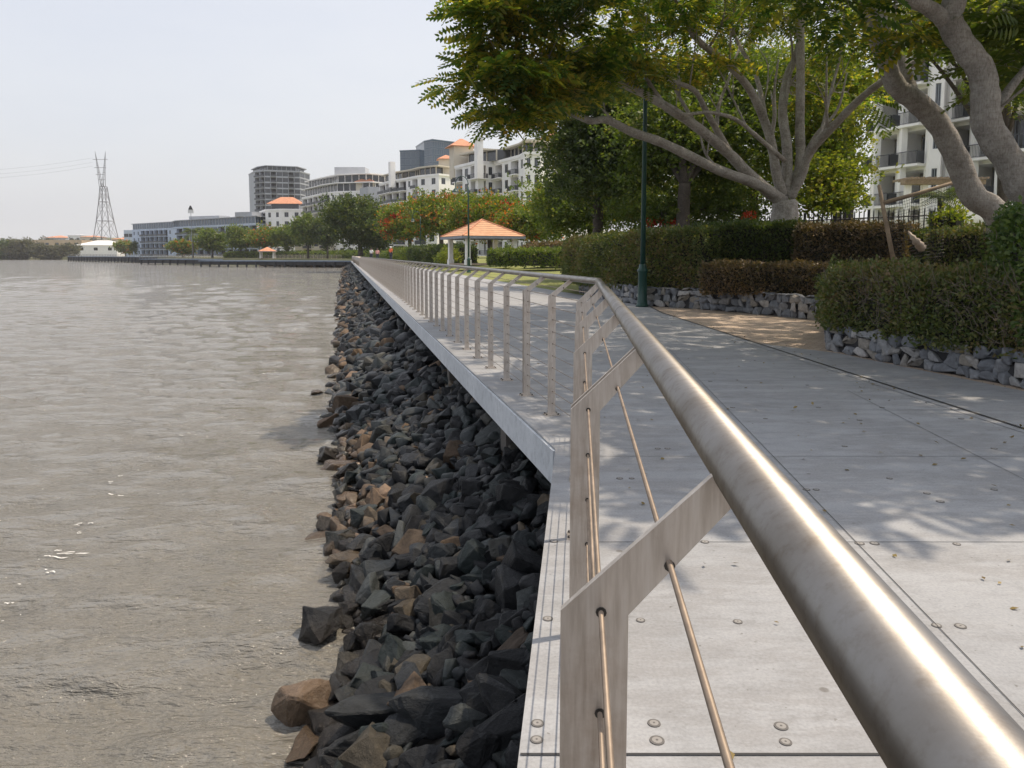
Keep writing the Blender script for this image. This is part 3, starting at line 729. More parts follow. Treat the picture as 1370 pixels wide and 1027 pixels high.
def tree(name, label, cat, base, limbs, blobs, per, spread, T, scale, leafm, bark, group=None, flat=.5, twigs=0, seg=10, extra=None, twr=.02):
    base = Vector(base); root = empty(name, base); tag(root, label, cat, group)
    cl = []
    V, Fq = crown_arrays(blobs, per, spread, T, scale, flat, clumps_out=cl)
    o = link('crown', arr_mesh('crown', V-np.array(base), Fq), leafm, root)
    if extra:
        for bl, p2, sp2, T2, sc2, m2, nm in extra:
            V, Fq = crown_arrays(bl, p2, sp2, T2, sc2, flat); link(nm, arr_mesh(nm, V-np.array(base), Fq), m2, root)
    b = MB(); nodes = []
    for pts, r0, r1 in limbs:
        sp = spline(pts, 5); n = len(sp)
        rs = [(r0+(r1-r0)*(i/(n-1)))*(1+.035*math.sin(i*1.9+r0*50)+R.uniform(-.03,.03)) for i in range(n)]
        b.tube(sp, rs, seg if r0 > .05 else 6); nodes += [(q, r) for q, r in zip(sp, rs)]
    b.build('trunk', bark, root, smooth=True)
    if twigs:
        b = MB(); NP = np.array([tuple(q) for q, r in nodes])
        for q in cl[::max(1, len(cl)//twigs)]:
            dd = np.linalg.norm(NP-np.array(q)[None]+np.array([0,0,.3]), axis=1); i = int(dd.argmin()); a, r = nodes[i]
            L = (q-a).length
            if L < .2 or L > 7: continue
            m1 = a.lerp(q, .35)+Vector((R.gauss(0,.12), R.gauss(0,.12), R.gauss(0,.08)))*L; m2 = a.lerp(q, .7)+Vector((R.gauss(0,.1), R.gauss(0,.1), R.gauss(0.03,.08)))*L
            rr = min(r*.6, twr*(.6+L*.35)); b.tube(spline([a, m1, m2, q], 3), [rr*(1-.8*k/9) for k in range(10)], 5, cap=False)
            for _ in range(2):
                e = m2+Vector((R.gauss(0,.35), R.gauss(0,.35), R.gauss(0,.25))); b.tube([m2, m2.lerp(e,.5)+Vector((0,0,.05)), e], [rr*.35, rr*.25, rr*.12], 4, cap=False)
        if b.v: b.build('branches', bark, root, smooth=True)
    return root
A3 = lambda v: (v.x, v.y, v.z)
def ebl(px, py, Z, rx, ry, rz, n):      # ellipsoid blob: centre seen at px,py; radii in metres
    return (A3(P(px, py, Z)), (rx, ry, rz), n)
# --- big spreading tree over the promenade
b1 = A3(P(1048, 300, 25)); bb = (b1[0], b1[1], .6)
limb = lambda pts, r0, r1: ([P(*p) for p in pts], r0, r1)
L1 = [
 ([Vector(bb), P(1050, 290, 25), P(1049, 268, 25)], .48, .36),
 limb([(1049,268,25),(1012,246,24.4),(961,227,23.5),(889,192,22),(847,177,21.2),(811,160,20.5),(787,161,20),(740,138,19),(700,118,18),(668,108,17.5)], .22, .035),
 limb([(1049,272,25),(1006,237,24.6),(976,206,24.2),(934,171,23.4),(889,141,22.5),(850,120,21.8),(811,105,21),(770,84,20),(730,70,19)], .26, .04),
 limb([(981,212,24.3),(959,174,24),(943,145,23.6),(928,120,23.2),(892,105,22.4),(850,80,21.5),(800,50,20.5)], .15, .03),
 limb([(1049,262,25),(1040,237,25),(1031,187,25),(1018,150,25),(1000,115,24.6),(969,81,24),(934,54,23),(913,18,22),(890,-20,21)], .22, .06),
 limb([(1052,262,25),(1053,199,25.3),(1047,150,25.6),(1053,103,26),(1068,65,26),(1075,0,26),(1078,-40,26)], .22, .08),
 limb([(1058,262,25),(1071,218,25.2),(1070,174,25.3),(1071,93,25.4),(1070,0,25.4),(1066,-60,25)], .22, .10),
 limb([(1056,265,25),(1072,235,24.8),(1084,203,24.4),(1124,159,23.4),(1149,134,22.8),(1180,109,22),(1230,81,21),(1274,62,20),(1318,31,19),(1360,5,18)], .20, .05),
 limb([(1034,200,25),(1025,165,25.4),(1012,103,26),(987,56,26.4),(970,10,26.6)], .14, .04),
 limb([(958,174,24),(962,140,24.4),(975,105,25),(990,60,25.5)], .09, .03),
 limb([(1050,215,24.6),(1010,180,24),(985,160,23.6),(950,150,23),(915,152,22.5),(890,138,22)], .10, .03),
 limb([(889,141,22.5),(868,110,22),(858,80,21.6),(846,60,21)], .10, .03),
 limb([(740,138,19),(720,112,18.6),(705,80,18),(690,50,17.5),(700,20,17)], .05, .02),
 limb([(1084,203,24.4),(1100,170,24.6),(1112,120,24.8),(1125,70,25),(1130,10,25)], .08, .03),
]
L1 = [(pts, (r0*.80 if r0 < .4 else r0), r1) for pts, r0, r1 in L1]
def fan(limbs, per_m, lo, hi, rk):
    "slimmer secondary limbs that fork off the main ones and reach upwards"
    out = []
    for pts, r0, r1 in limbs[1:]:
        sp = spline(pts, 5); n = len(sp); L = sum((b_-a_).length for a_, b_ in zip(sp, sp[1:])); m = max(2, int(L*per_m))
        for k in range(m):
            f = .22+.75*(k+R.random())/m; i = min(n-2, int(f*(n-1))); a = sp[i]; t = (sp[i+1]-sp[i]).normalized()
            side = t.cross(Vector((0,0,1))); side = side.normalized() if side.length > .1 else Vector((1,0,0))
            d = (t*.7+side*R.choice((-1,1))*R.uniform(.25,.8)+Vector((0,0,R.uniform(.35,1.0)))).normalized()
            ln = R.uniform(lo, hi); rr = (r0+(r1-r0)*f)*rk*R.uniform(.7,1.1)
            p1 = a+d*ln*.35+Vector((R.gauss(0,.08),R.gauss(0,.08),0)); d2 = (d+Vector((0,0,.35))+side*R.gauss(0,.25)).normalized(); p2 = p1+d2*ln*.35
            d3 = (d2+Vector((R.gauss(0,.3),R.gauss(0,.3),R.gauss(.1,.2)))).normalized(); p3 = p2+d3*ln*.4
            out.append(([a, p1, p2, p3], rr, rr*.3))
            q2 = p1+(d2+side*R.choice((-1,1))*.6).normalized()*ln*.4; out.append(([p1, p1.lerp(q2,.5)+Vector((0,0,.06)), q2], rr*.6, rr*.2))
    return out
L1 = L1 + fan(L1, .42, 1.4, 3.2, .5)
B1 = [ebl(690,104,17,.75,1.0,.14,13), ebl(662,88,17.5,.36,.8,.10,5), ebl(737,120,18,.7,1.0,.16,9), ebl(672,34,17,.66,1.2,.30,13), ebl(630,114,17,.14,.4,.05,3), ebl(674,150,17,.36,.7,.09,8), ebl(712,148,17.5,.35,.7,.09,6), ebl(656,66,17,.22,.5,.12,4), ebl(672,4,17,.6,1.0,.16,7),
      ebl(727,6,17,1.1,1.6,.35,13), ebl(790,-18,18,1.6,2,.45,18), ebl(770,108,19,1.0,1.4,.30,14), ebl(820,66,20,1.5,2,.4,15), ebl(845,108,22.5,1.3,2,.36,14), ebl(757,78,18,.6,1.0,.2,9),
      ebl(880,14,22,1.8,2.5,.6,22), ebl(960,-20,24,2.6,3,.8,26), ebl(930,85,24.5,1.3,1.5,.4,9), ebl(1000,30,26.8,2.2,1.5,.7,16), ebl(1090,-10,26.5,2.4,2.2,.8,22),
      ebl(1140,70,25.5,1.2,2,.5,9), ebl(1100,130,27.2,1.2,1.2,.5,7), ebl(900,-80,19,4,5,.7,36), ebl(1120,-80,22,4,5,.8,34)]
tree('spreading_tree', 'large tree with pale grey forking limbs spreading from a short trunk behind the hedge', 'tree', bb, L1, B1, 17, .27, T_FROND, 1.1, M['leaf_fern'], M['bark'], flat=.30, twigs=400)
# --- leaning tree at the right
t2b = P(1345, 300, 15)
L2 = [([Vector((t2b.x+.3, t2b.y+.1, .6)), P(1336,293,15), P(1302,262,15), P(1280,212,15), P(1255,165,15), P(1224,134,14.9), P(1199,115,14.8), P(1184,78,14.6), P(1168,31,14.3), P(1160,-20,14), P(1150,-80,13.5), P(1120,-150,12.8)], .25, .12),
      limb([(1224,134,14.9),(1214,100,15.1),(1196,62,15.3),(1180,25,15.4),(1172,-40,15.4),(1190,-110,15)], .11, .08),
      limb([(1160,-20,14),(1090,-70,13),(1000,-130,12),(900,-200,11)], .13, .04),
      limb([(1172,-40,15.4),(1230,-110,15),(1260,-190,14)], .10, .04)]
B2 = [((5.4,6.3,7.4), (2.2,.9,.4), 26), ((9,6.2,7.6), (2.4,1.0,.4), 26), ((4.3,6.4,7.2), (1.3,.7,.3), 12), ((5.6,8.2,7.8), (2.2,1.2,.4), 16), ((5.3,10.2,8.0), (2.3,2.2,.6), 20), ((8.3,10.6,8.8), (2.8,3.0,.7), 24), ((5.6,13.3,8.8), (2.8,2.8,.6), 26), ((8.6,15.5,9.9), (3.2,3.4,.7), 26), ((3.9,10.8,7.8), (1.1,2.8,.5), 17), ((4.0,15.5,8.6), (1.4,2.4,.5), 20),
      ebl(1118,14,12.5,.28,.5,.10,5), ebl(1222,48,13,.2,.3,.06,3), ebl(1080,-5,12.5,.4,.6,.1,5)]
L2 = L2 + fan(L2, .3, 1.2, 2.6, .4)
tree('spreading_tree', 'leaning grey tree whose bent trunk rises from the hedge and curves back to the left', 'tree', (t2b.x+.3, t2b.y+.1, .6), L2, B2, 10, .30, T_FROND, 1.15, M['leaf_fern'], M['bark'], flat=.4, twigs=150, seg=16)
t3b = P(1420, 300, 12)
L3 = [([Vector((t3b.x+.2, t3b.y, .6)), P(1405,300,12), P(1370,255,12), P(1352,218,12), P(1321,168,12), P(1318,125,12), P(1312,93,12), P(1290,62,12), P(1271,28,12), P(1277,0,12), P(1290,-60,11.8), P(1280,-140,11.4)], .245, .15),
      limb([(1268,30,12),(1240,9,11.9),(1199,-8,11.7),(1120,-60,11),(1040,-140,10)], .13, .05),
      limb([(1321,168,12),(1350,120,12.4),(1400,60,12.8)], .09, .05)]
B3 = [((5.2,8.2,7.4), (2.0,1.7,.5), 28), ((8.4,8.6,8.0), (2.4,2.4,.7), 26), ((7,11.8,8.8), (2.8,2.8,.6), 22), ((10,11.5,9.0),(3,3,.8),28), ((5.8,18,9.9), (2.8,2.4,.5), 16), ((9.5,19,10.6), (3.2,3,.6), 18),
      ebl(1365,60,13,.4,.9,.35,9), ebl(1325,20,13.4,.4,.8,.15,5), ebl(1245,66,14,.3,.6,.1,3), ebl(1362,112,13.4,.2,.5,.12,3)]
L3 = L3 + fan(L3, .3, 1.2, 2.6, .4)
tree('spreading_tree', 'grey tree at the right edge with a thick kinked trunk in front of the apartments', 'tree', (t3b.x+.2, t3b.y, .6), L3, B3, 11, .30, T_FROND, 1.15, M['leaf_mid'], M['bark'], flat=.4, twigs=150, seg=16)
# --- trees behind the hedges
def back_tree(label, px, Z, blobs, leafm, r0=.25, top=120, per=26, spread=.7, T=T_CLUMP, scale=.34, bark=None, extra=None, name='leafy_tree', group='trees behind the hedges', twigs=60, lean=0):
    g = P(px, V0, Z); base = (g.x, g.y, .8)
    c = np.array([bl[0] for bl in blobs]).mean(0)
    limbs = [([Vector(base), P(px+lean*.4, 300, Z), P(px+lean, (300+top)/2+20, Z)], r0, r0*.7)]
    for bl in blobs: limbs.append(([P(px+lean, (300+top)/2+22, Z), Vector(bl[0]).lerp(P(px+lean, (300+top)/2, Z), .5)+Vector((0,0,.3)), Vector(bl[0])], r0*.5, r0*.12))
    return tree(name, label, 'tree', base, limbs, blobs, per, spread, T, scale, leafm, bark or M['bark_dark'], group, flat=.6, twigs=twigs, extra=extra, twr=.03)
back_tree('broad dark green tree left of the lamp post, hanging low over the white apartments', 800, 38, [ebl(800,150,38,2.4,2.5,1.8,70), ebl(770,200,38,1.6,2,1.3,44), ebl(850,200,38,2.2,2,1.6,50), ebl(800,238,37,1.9,2,1.0,34), ebl(840,120,39,2.4,2.4,1.4,44)], M['leaf_dark'], .3, 130)
back_tree('tree with a stout dark trunk standing right of the tall lamp post', 912, 32, [ebl(900,170,33,2,2,1.4,50), ebl(960,180,34,2.2,2,1.5,50), ebl(990,110,35,2.4,2,1.5,50), ebl(900,110,35,2.2,2,1.5,44), ebl(870,225,34,1.3,1.5,.6,18), ebl(965,235,35,1.5,1.5,.6,18)], M['leaf_mid'], .33, 150, lean=4)
back_tree('low yellow-green tree between the lamp post and the white apartments', 790, 46, [ebl(755,262,46,2,2,1.1,40), ebl(800,272,45,2.6,2,1.1,50), ebl(850,268,45,2.2,2,1.1,44), ebl(760,300,46,1.4,1.4,.6,20)], M['leaf_mid'], .2, 262)
back_tree('bright yellow-green tree directly right of the forking pale trunk', 1120, 31, [ebl(1112,228,31,1.1,1.5,1.1,44), ebl(1124,172,32,.9,1.4,1.2,34), ebl(1098,264,30,1.0,1.1,.5,24), ebl(1095,110,33,1.5,1.5,1.3,30), ebl(1135,110,33,.8,1.2,1.2,16), ebl(1060,200,33,.9,1.2,1.3,20), ebl(1075,150,34,1.1,1.2,1.1,20)], M['leaf_yel'], .22, 180, spread=.42, scale=.28)
back_tree('bushy green tree glimpsed through the fork of the pale trunk', 1010, 40, [ebl(1010,230,40,2,2,1.4,30), ebl(1020,170,41,2.2,2,1.6,34), ebl(1050,90,42,2.6,2,1.8,36), ebl(930,250,40,2.2,1.6,.8,26)], M['leaf_yel'], .25, 190)
back_tree('yellowish tree top filling the upper right corner', 1340, 36, [ebl(1340,40,34,1.8,1.8,1.2,34), ebl(1290,20,35,1.8,1.8,1.0,26), ebl(1250,50,36,1.0,1.3,.5,9), ebl(1380,100,34,1.0,1.3,.9,14), ebl(1180,15,36,2.0,1.8,1.0,26)], M['leaf_yel'], .25, 90)
back_tree('small flame tree with red flowers just above the hedge', 890, 34, [ebl(880,282,34,1.6,1.5,.45,26), ebl(945,278,35,1.8,1.5,.5,30), ebl(990,285,34,1.0,1,.4,14)], M['leaf_mid'], .12, 285, scale=.26, extra=[([ebl(873,296,33,.35,.4,.10,2), ebl(900,297,33,.2,.3,.08,1), ebl(1003,289,32.5,.3,.3,.10,2)], 20, .14, T_CLUMP, .2, M['flower_red'], 'red_blossoms')])
# palm behind right trees
def palm(label, px, Z, vtop, r=.16, n=22, L=2.4, group=None, lean=0):
    g = P(px, V0, Z); base = Vector((g.x, g.y, .5)); top = P(px+lean, vtop, Z); root = empty('palm_tree', base); tag(root, label, 'palm tree', group)
    b = MB(); b.tube(spline([base, base.lerp(top,.5)+Vector((.1,0,0)), top], 6), [r*(1.15-.4*i/12) for i in range(13)], 10); b.build('trunk', M['bark_dark'], root, smooth=True)
    b = MB()
    for k in range(n):
        a = k*2.4; el = R.uniform(-.3, 1.0); d = Vector((math.cos(a)*math.cos(el), math.sin(a)*math.cos(el), math.sin(el))); s_ = d.cross(Vector((0,0,1))).normalized()
        pts = [top+d*L*t+Vector((0,0,-1.1*L*.5*t*t)) for t in (0,.25,.5,.75,1)]
        for i in range(4):
            for j in range(4):
                p = pts[i].lerp(pts[i+1], j/4); q = pts[i].lerp(pts[i+1], (j+.45)/4); ln = L*.26*math.sin(math.pi*(.15+.8*(i+j/4)/4))
                for sg in (-1, 1): b.face([p, q, q+s_*sg*ln+Vector((0,0,-ln*.6))+d*ln*.4, p+s_*sg*ln*.98+Vector((0,0,-ln*.62))+d*ln*.34])
    b.build('crown', M['leaf_dark'], root); return root
palm('tall thin-trunked palm standing in front of the right balconies', 1341, 38, 70, .22, 22, 2.4, lean=6)
palm('palm with drooping fronds beside the left corner of the balcony block', 1133, 36, 118, .24, 24, 2.6)
palm('short palm with a full head beside the terrace steps', 1258, 40, 262, .18, 20, 1.5)
# ------------------------------------------------------------------ stone walls, hedges, soil
def off_path(path, d):
    out = []
    for i, p in enumerate(path):
        a = path[max(0, i-1)]; c = path[min(len(path)-1, i+1)]; t = (c-a).normalized(); out.append(p + Vector((-t.y, t.x))*d)
    return out
def stone_wall(label, path, h, size, th=.3):
    "path runs left to right seen from the front"
    c = path[len(path)//2]; root = empty('stone_wall', (c.x, c.y, 0)); tag(root, label, 'stone wall')
    back = off_path(path, th); core = off_path(path, .07)
    b = MB(); b.prism([(p.x, p.y) for p in core+back[::-1]], 0, h-.05); b.build('mortar', M['mortar'], root)
    cache = [tris_of(m)[:2] for m in RV]; VV, TT = [], []; off = 0; n = 0
    z = 0; row = 0
    while z < h-.04:
        rh = min(h-z, size*R.uniform(.65, 1.0)) if z+size*.6 < h else h-z
        for a, c2 in zip(path, path[1:]):
            L = (c2-a).length; t = (c2-a)/L; s_ = -R.uniform(0, size*.5)
            while s_ < L:
                w = size*R.uniform(.55, 1.9); hh = rh*R.uniform(.85, 1.25); m = s_+w/2
                p = a+t*min(L, max(0, m)); nrm = Vector((-t.y, t.x))
                V, T = cache[n % 16]; n += 1
                sx, sy, sz = w*.92, .26, hh*.98
                X = V/(np.abs(V).max(0)*2)
                X = X*np.array([sx*1.14, sy*.62, sz*1.28])
                an = math.atan2(t.y, t.x)+R.uniform(-.08,.08); ca, sa = math.cos(an), math.sin(an); tl = R.uniform(-.25,.25); ct_, st_ = math.cos(tl), math.sin(tl)
                x = X[:,0]*ct_-X[:,2]*st_; zz = X[:,0]*st_+X[:,2]*ct_
                W_ = np.stack([x*ca-X[:,1]*sa+p.x+nrm.x*.05-root.location.x, x*sa+X[:,1]*ca+p.y+nrm.y*.05-root.location.y, zz+z+rh/2], 1)
                VV.append(W_); TT.append(T+off); off += len(V); s_ += w*.97
        z += rh*.97; row += 1
    link('stones', arr_mesh('stones', np.concatenate(VV), np.concatenate(TT)), M['stone'], root)
    return root
v2 = lambda g: Vector((g.x, g.y))
W1 = [v2(G(775,392)), v2(G(800,399)), v2(G(862,409)), v2(G(930,413)), v2(G(1000,419)), v2(G(1112,430))]
stone_wall('long low dark stone retaining wall curving behind the green lamp post', W1, .60, .27)
W2 = [v2(G(1106,430)), v2(G(1104,445)), v2(G(1107,468)), v2(G(1180,484)), v2(G(1290,504)), v2(G(1370,520)), v2(G(1500,546)), v2(G(1700,590))]
stone_wall('low pale stone kerb wall under the near right hedge', W2, .43, .21)
b = MB(); bk = off_path(W1, .2); b.prism([(p.x, p.y) for p in bk]+[(26, 22), (26, 60), (6, 60)], 0, .52)
tag(b.build('garden_bed', [M['soil']]), kind='structure')
b = MB(); bk = off_path(W2, .2); b.prism([(p.x, p.y) for p in bk]+[(24, 5), (24, 21.5), (9.0, 20.8)], 0, .36)
tag(b.build('garden_bed', [M['soil']]), kind='structure')
def hedge(label, path, depth, z0, z1, size, lai, leafm, jitter=.07, group=None, twign=0, brown=None, bulge=.0):
    c = path[len(path)//2]; root = empty('hedge', (c.x, c.y, z0)); tag(root, label, 'hedge', group)
    zt = z1 if hasattr(z1, '__len__') else [z1]*len(path)
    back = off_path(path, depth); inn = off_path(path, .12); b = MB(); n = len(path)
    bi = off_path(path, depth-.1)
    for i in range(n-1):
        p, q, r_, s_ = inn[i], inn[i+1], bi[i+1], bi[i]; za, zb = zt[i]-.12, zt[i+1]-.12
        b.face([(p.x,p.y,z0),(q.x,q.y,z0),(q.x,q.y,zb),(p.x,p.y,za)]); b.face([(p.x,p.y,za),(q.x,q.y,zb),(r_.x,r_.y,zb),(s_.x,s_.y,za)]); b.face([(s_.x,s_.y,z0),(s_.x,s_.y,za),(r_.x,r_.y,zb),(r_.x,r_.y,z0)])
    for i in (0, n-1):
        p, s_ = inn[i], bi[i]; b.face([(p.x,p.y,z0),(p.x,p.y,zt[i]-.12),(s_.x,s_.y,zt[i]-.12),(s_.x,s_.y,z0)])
    b.build('shade_core', M['core'], root)  # plain dark box, painted as the shade inside the hedge
    Pp, D = [], []
    leafA = size*size*.28
    def patch(o, u, v, nrm):
        A = u.length*v.length; m = int(A*lai/leafA); 
        if m < 1: return
        a = NR.rand(m, 1); c_ = NR.rand(m, 1); pos = np.array(o)+a*np.array(u)+c_*np.array(v)
        wv = np.sin(pos[:,:1]*3.1+pos[:,2:]*4.3)*np.sin(pos[:,1:2]*2.7-pos[:,2:]*2.1)+.5*np.sin(pos[:,:1]*8.3+pos[:,1:2]*5)
        rc = np.minimum(1, np.minimum(1-c_, 1-c_)/.12)     # softened top edge
        pos = pos + np.array(nrm)*(wv*jitter*.8 + NR.normal(0, jitter*.55, (m, 1)) - .03 + bulge*np.sin(math.pi*c_) - .10*(1-rc))
        Pp.append(pos); D.append(np.array(nrm)*.55+NR.normal(size=(m, 3))*.6+np.array([0,0,.15]))
    for i in range(n-1):
        p, q = path[i], path[i+1]; t = (q-p).normalized(); nr = Vector((t.y, -t.x, 0))
        zm = (zt[i]+zt[i+1])/2
        patch((p.x,p.y,z0-.06), Vector((q.x-p.x, q.y-p.y, 0)), Vector((0,0,zm-z0+.06)), nr)
        bq = back[i]; patch((p.x,p.y,zm-.03), Vector((q.x-p.x, q.y-p.y, zt[i+1]-zt[i])), Vector((bq.x-p.x, bq.y-p.y, 0)), Vector((0,0,1)))
    for i, sg in ((0, -1), (n-1, 1)):
        j = 1 if i == 0 else n-2; t = (path[i]-path[j]).normalized(); patch((path[i].x, path[i].y, z0-.05), Vector((back[i].x-path[i].x, back[i].y-path[i].y, 0)), Vector((0,0,zt[i]-z0+.05)), Vector((t.x, t.y, 0)))
    Pp = np.concatenate(Pp); D = np.concatenate(D); m = len(Pp)
    V, Fq = inst(T_LEAF, Pp, D, size*NR.uniform(.6, 1.3, m), NR.uniform(-2, 2, m))
    link('foliage', arr_mesh('foliage', V-np.array(root.location), Fq), leafm, root)
    if twign:
        b = MB()
        for k in range(twign):
            i = R.randrange(n-1); p = path[i].lerp(path[i+1], R.random()); t = (path[i+1]-path[i]).normalized(); nr = Vector((t.y, -t.x, 0))
            z = z0+R.random()**.8*(zt[i]-z0-.1); o = Vector((p.x, p.y, z))+nr*R.uniform(-.04, .10); d = (Vector((t.x, t.y, 0))*R.gauss(0,.6)+Vector((0,0,R.uniform(.1,.9)))+nr*R.uniform(-.05,.16)).normalized()
            L = R.uniform(.12, .4); b.tube([o, o+d*L*.5+Vector((R.gauss(0,.02), R.gauss(0,.02), 0)), o+d*L+nr*.01], [.0038, .003, .0016], 4, cap=False)
        o = b.build('bare_twigs', M['twig'], root); tag(o, kind='stuff')
    return root
H2 = off_path(W2[2:6], .02)
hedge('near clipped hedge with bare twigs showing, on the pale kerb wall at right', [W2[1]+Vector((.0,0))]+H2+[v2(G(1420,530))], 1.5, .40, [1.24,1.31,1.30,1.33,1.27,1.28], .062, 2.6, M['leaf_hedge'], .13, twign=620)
hp3 = [XY(1322, 10.6), XY(1345, 9.7), XY(1400, 8.9), XY(1520, 8.3)]
hedge('taller fresh green hedge at the extreme right edge', hp3, 1.6, .40, [2.0,2.12,2.15,2.2], .075, 2.2, M['leaf_hedge_green'], .12, twign=60)
hedge('olive and brown clipped hedge ending in a rounded corner beyond the lamp post', [XY(755,34), XY(762,31.5), XY(800,28.3), XY(862,25.2), XY(938,22.9)], 2.2, .50, [2.15,2.2,2.25,2.3,2.35], .095, 2.0, M['leaf_hedge'], .09, twign=150, bulge=.08)
hedge('dark green upper hedge between the lamp post and the pale trunk', [XY(925,23.6), XY(1000,22.9), XY(1070,22.2)], 1.6, .50, [2.42,2.5,2.5], .09, 2.2, M['leaf_dark'], .09, bulge=.05)
hedge('lower brown hedge tier directly above the dark stone wall', [XY(938,21.9), XY(1000,21.0), XY(1060,20.3), XY(1108,19.9)], 1.1, .55, [1.35,1.38,1.36,1.36], .085, 2.1, M['leaf_hedge_brown'], .08, twign=120)
hedge('dry reddish brown hedge right of the pale trunk', [XY(1062,22.0), XY(1130,21.0), XY(1206,20.0)], 1.5, .50, [2.42,2.42,2.4], .09, 2.0, M['leaf_hedge_brown'], .09, twign=200)
hedge('dark hedge block below the base of the leaning trunk', [XY(1236,17.8), XY(1290,17.0), XY(1345,16.2)], 1.4, .36, [2.15,2.18,2.2], .085, 2.1, M['leaf_hedge'], .1, twign=80)
hedge('shadowed hedge set back behind the torn netting', [XY(1196,20.8), XY(1262,19.8)], 1.2, .36, 2.2, .09, 2.0, M['leaf_dark'], .1)
hedge('loose bright green shrubbery in front of the leaning trunk', [XY(1240,18.9), XY(1275,18.5)], .9, 1.9, [2.6,2.65], .10, 1.6, M['leaf_yel'], .16)
# ------------------------------------------------------------------ picket fence
def picket_fence(label, pts, h, z0s, sp=.14, name='picket_fence', group=None):
    c = pts[0]; root = empty(name, (c.x, c.y, z0s[0])); tag(root, label, 'fence', group)
    for k in range(len(pts)-1):
        a, q = pts[k], pts[k+1]; L = (q-a).length; t = (q-a)/L; an = math.atan2(t.y, t.x); b = MB(); n = int(L/sp)
        for i in range(1, n):
            p = a+t*(i*L/n); z = z0s[k]+(z0s[k+1]-z0s[k])*i/n
            b.box((p.x, p.y, z+h/2), (.035, .02, h+.0), an); b.face([(p.x-.017*t.x, p.y-.017*t.y, z+h+.002), (p.x+.017*t.x, p.y+.017*t.y, z+h+.002), (p.x, p.y, z+h+.07)])
        for zz in (.18, h-.2):
            z1, z2 = z0s[k]+zz, z0s[k+1]+zz; b.tube([(a.x, a.y, z1), (q.x, q.y, z2)], .022, 4)
        b.build('panel', M['black_paint'], root)
        b = MB(); b.box((a.x, a.y, z0s[k]+h/2), (.08, .08, h+.12), an); b.build('post', M['black_paint'], root)
picket_fence('black picket fence running above the hedges behind the pale trunk', [XY(868,30), XY(930,28.5), XY(1000,27.3), XY(1075,26.2), XY(1160,25.2), XY(1262,24.2)], 1.0, [1.65,1.75,1.85,1.95,2.0,2.05])
picket_fence('short run of black pickets at the right edge between the two leaning trunks', [XY(1328,20), XY(1420,19)], 1.0, [1.95,1.95])
# torn netting on leaning poles
root = empty('garden_netting', P(1200, 340, 16.5)); tag(root, 'torn garden netting hanging from two leaning timber poles above the hedge', 'netting')
b = MB(); b.tube([P(1196,352,16.4), P(1184,290,16.6), P(1176,248,16.8)], [.05,.045,.04], 8); b.build('pole', M['timber'], root, smooth=True)
b = MB(); b.tube([P(1179,272,16.7), P(1230,258,16.4), P(1286,241,16.2)], [.045,.04,.035], 8); b.build('crossbar', M['timber'], root, smooth=True)
b = MB()
for i in range(26):
    t = i/25; a = P(1186+t*84, 272-t*24, 16.6-.4*t); c = P(1198+t*66, 350-t*8+6*math.sin(i), 16.4-.2*t)
    b.tube([a, a.lerp(c, .5)+Vector((0, .12*math.sin(i*.7), 0)), c], .0035, 3, cap=False)
for j in range(22):
    t = j/21; pts = []
    for i in range(8):
        s_ = i/7; a = P(1186+s_*84, 272-s_*24, 16.6-.4*s_); c = P(1198+s_*66, 350-s_*8, 16.4-.2*s_); pts.append(a.lerp(c, t)+Vector((0,.12*math.sin(s_*20)*math.sin(math.pi*t), 0)))
    b.tube(pts, .0035, 3, cap=False)
b.build('net', M['black_paint'], root)
b = MB(); c = P(1224, 322, 16.1)
pts = [P(1215,309,16.1), P(1226,318,16.0), P(1237,330,16.05), P(1236,335,16.15), P(1224,332,16.2), P(1216,322,16.2)]
rs = [.01,.09,.05]; b.tube(spline([pts[0], pts[1]+Vector((-.04,0,-.03)), P(1232,330,16.1), pts[3]], 4), [.01,.03,.03,.06,.05,.09,.06,.10,.07,.10,.05,.04,.02], 7)
o = b.build('plastic_bag', M['plastic_bag'], None, smooth=True); tag(o, 'crumpled pale plastic bag caught on the netting above the hedge', 'plastic bag')
# ------------------------------------------------------------------ lamp posts
def lamp_post(label, x, y, z0=0, H=8.2, arm=True, s=1.0):
    root = empty('lamp_post', (x, y, z0)); tag(root, label, 'lamp post', 'green lamp posts along the promenade')
    b = MB(); b.lathe([(.20*s,0),(.20*s,.06),(.165*s,.09),(.165*s,.16),(.15*s,.2),(.135*s,1.05),(.165*s,1.09),(.165*s,1.15),(.12*s,1.2),(.11*s,1.32)], (x,y,z0), 20); b.build('base', M['green_paint'], root, smooth=True, bevel=0)
    b = MB(); b.lathe([(.082*s,1.32),(.06*s,H-1),(.05*s,H)], (x,y,z0), 16); b.build('pole', M['green_paint'], root, smooth=True)
    if arm:
        b = MB(); pts = []
        for k in range(13):
            a = math.pi*k/12; pts.append(Vector((x-.55+.55*math.cos(a), y, z0+H+.75*math.sin(a))))
        pts.append(pts[-1]+Vector((0,0,-.25))); b.tube(pts, .035*s, 8); b.build('arm', M['green_paint'], root, smooth=True)
        e = pts[-1]; b = MB(); b.lathe([(.05,0),(.12,-.06),(.30,-.30),(.32,-.34)][::-1], (e.x,e.y,e.z), 16); b.build('lamp_shade', M['green_paint'], root, smooth=True)
        b = MB(); b.lathe([(.10,-.50),(.2,-.44),(.24,-.345)], (e.x,e.y,e.z), 14); b.build('lamp_glass', M['white_paint'], root, smooth=True)
g = G(859, 410); lamp_post('tall dark green lamp post in front of the stone wall, its top among leaves', g.x, g.y, 0, 8.3)
g = XY(627, 66); lamp_post('green gooseneck lamp post in front of the tiled gazebo', g.x, g.y, .1, 7.4)
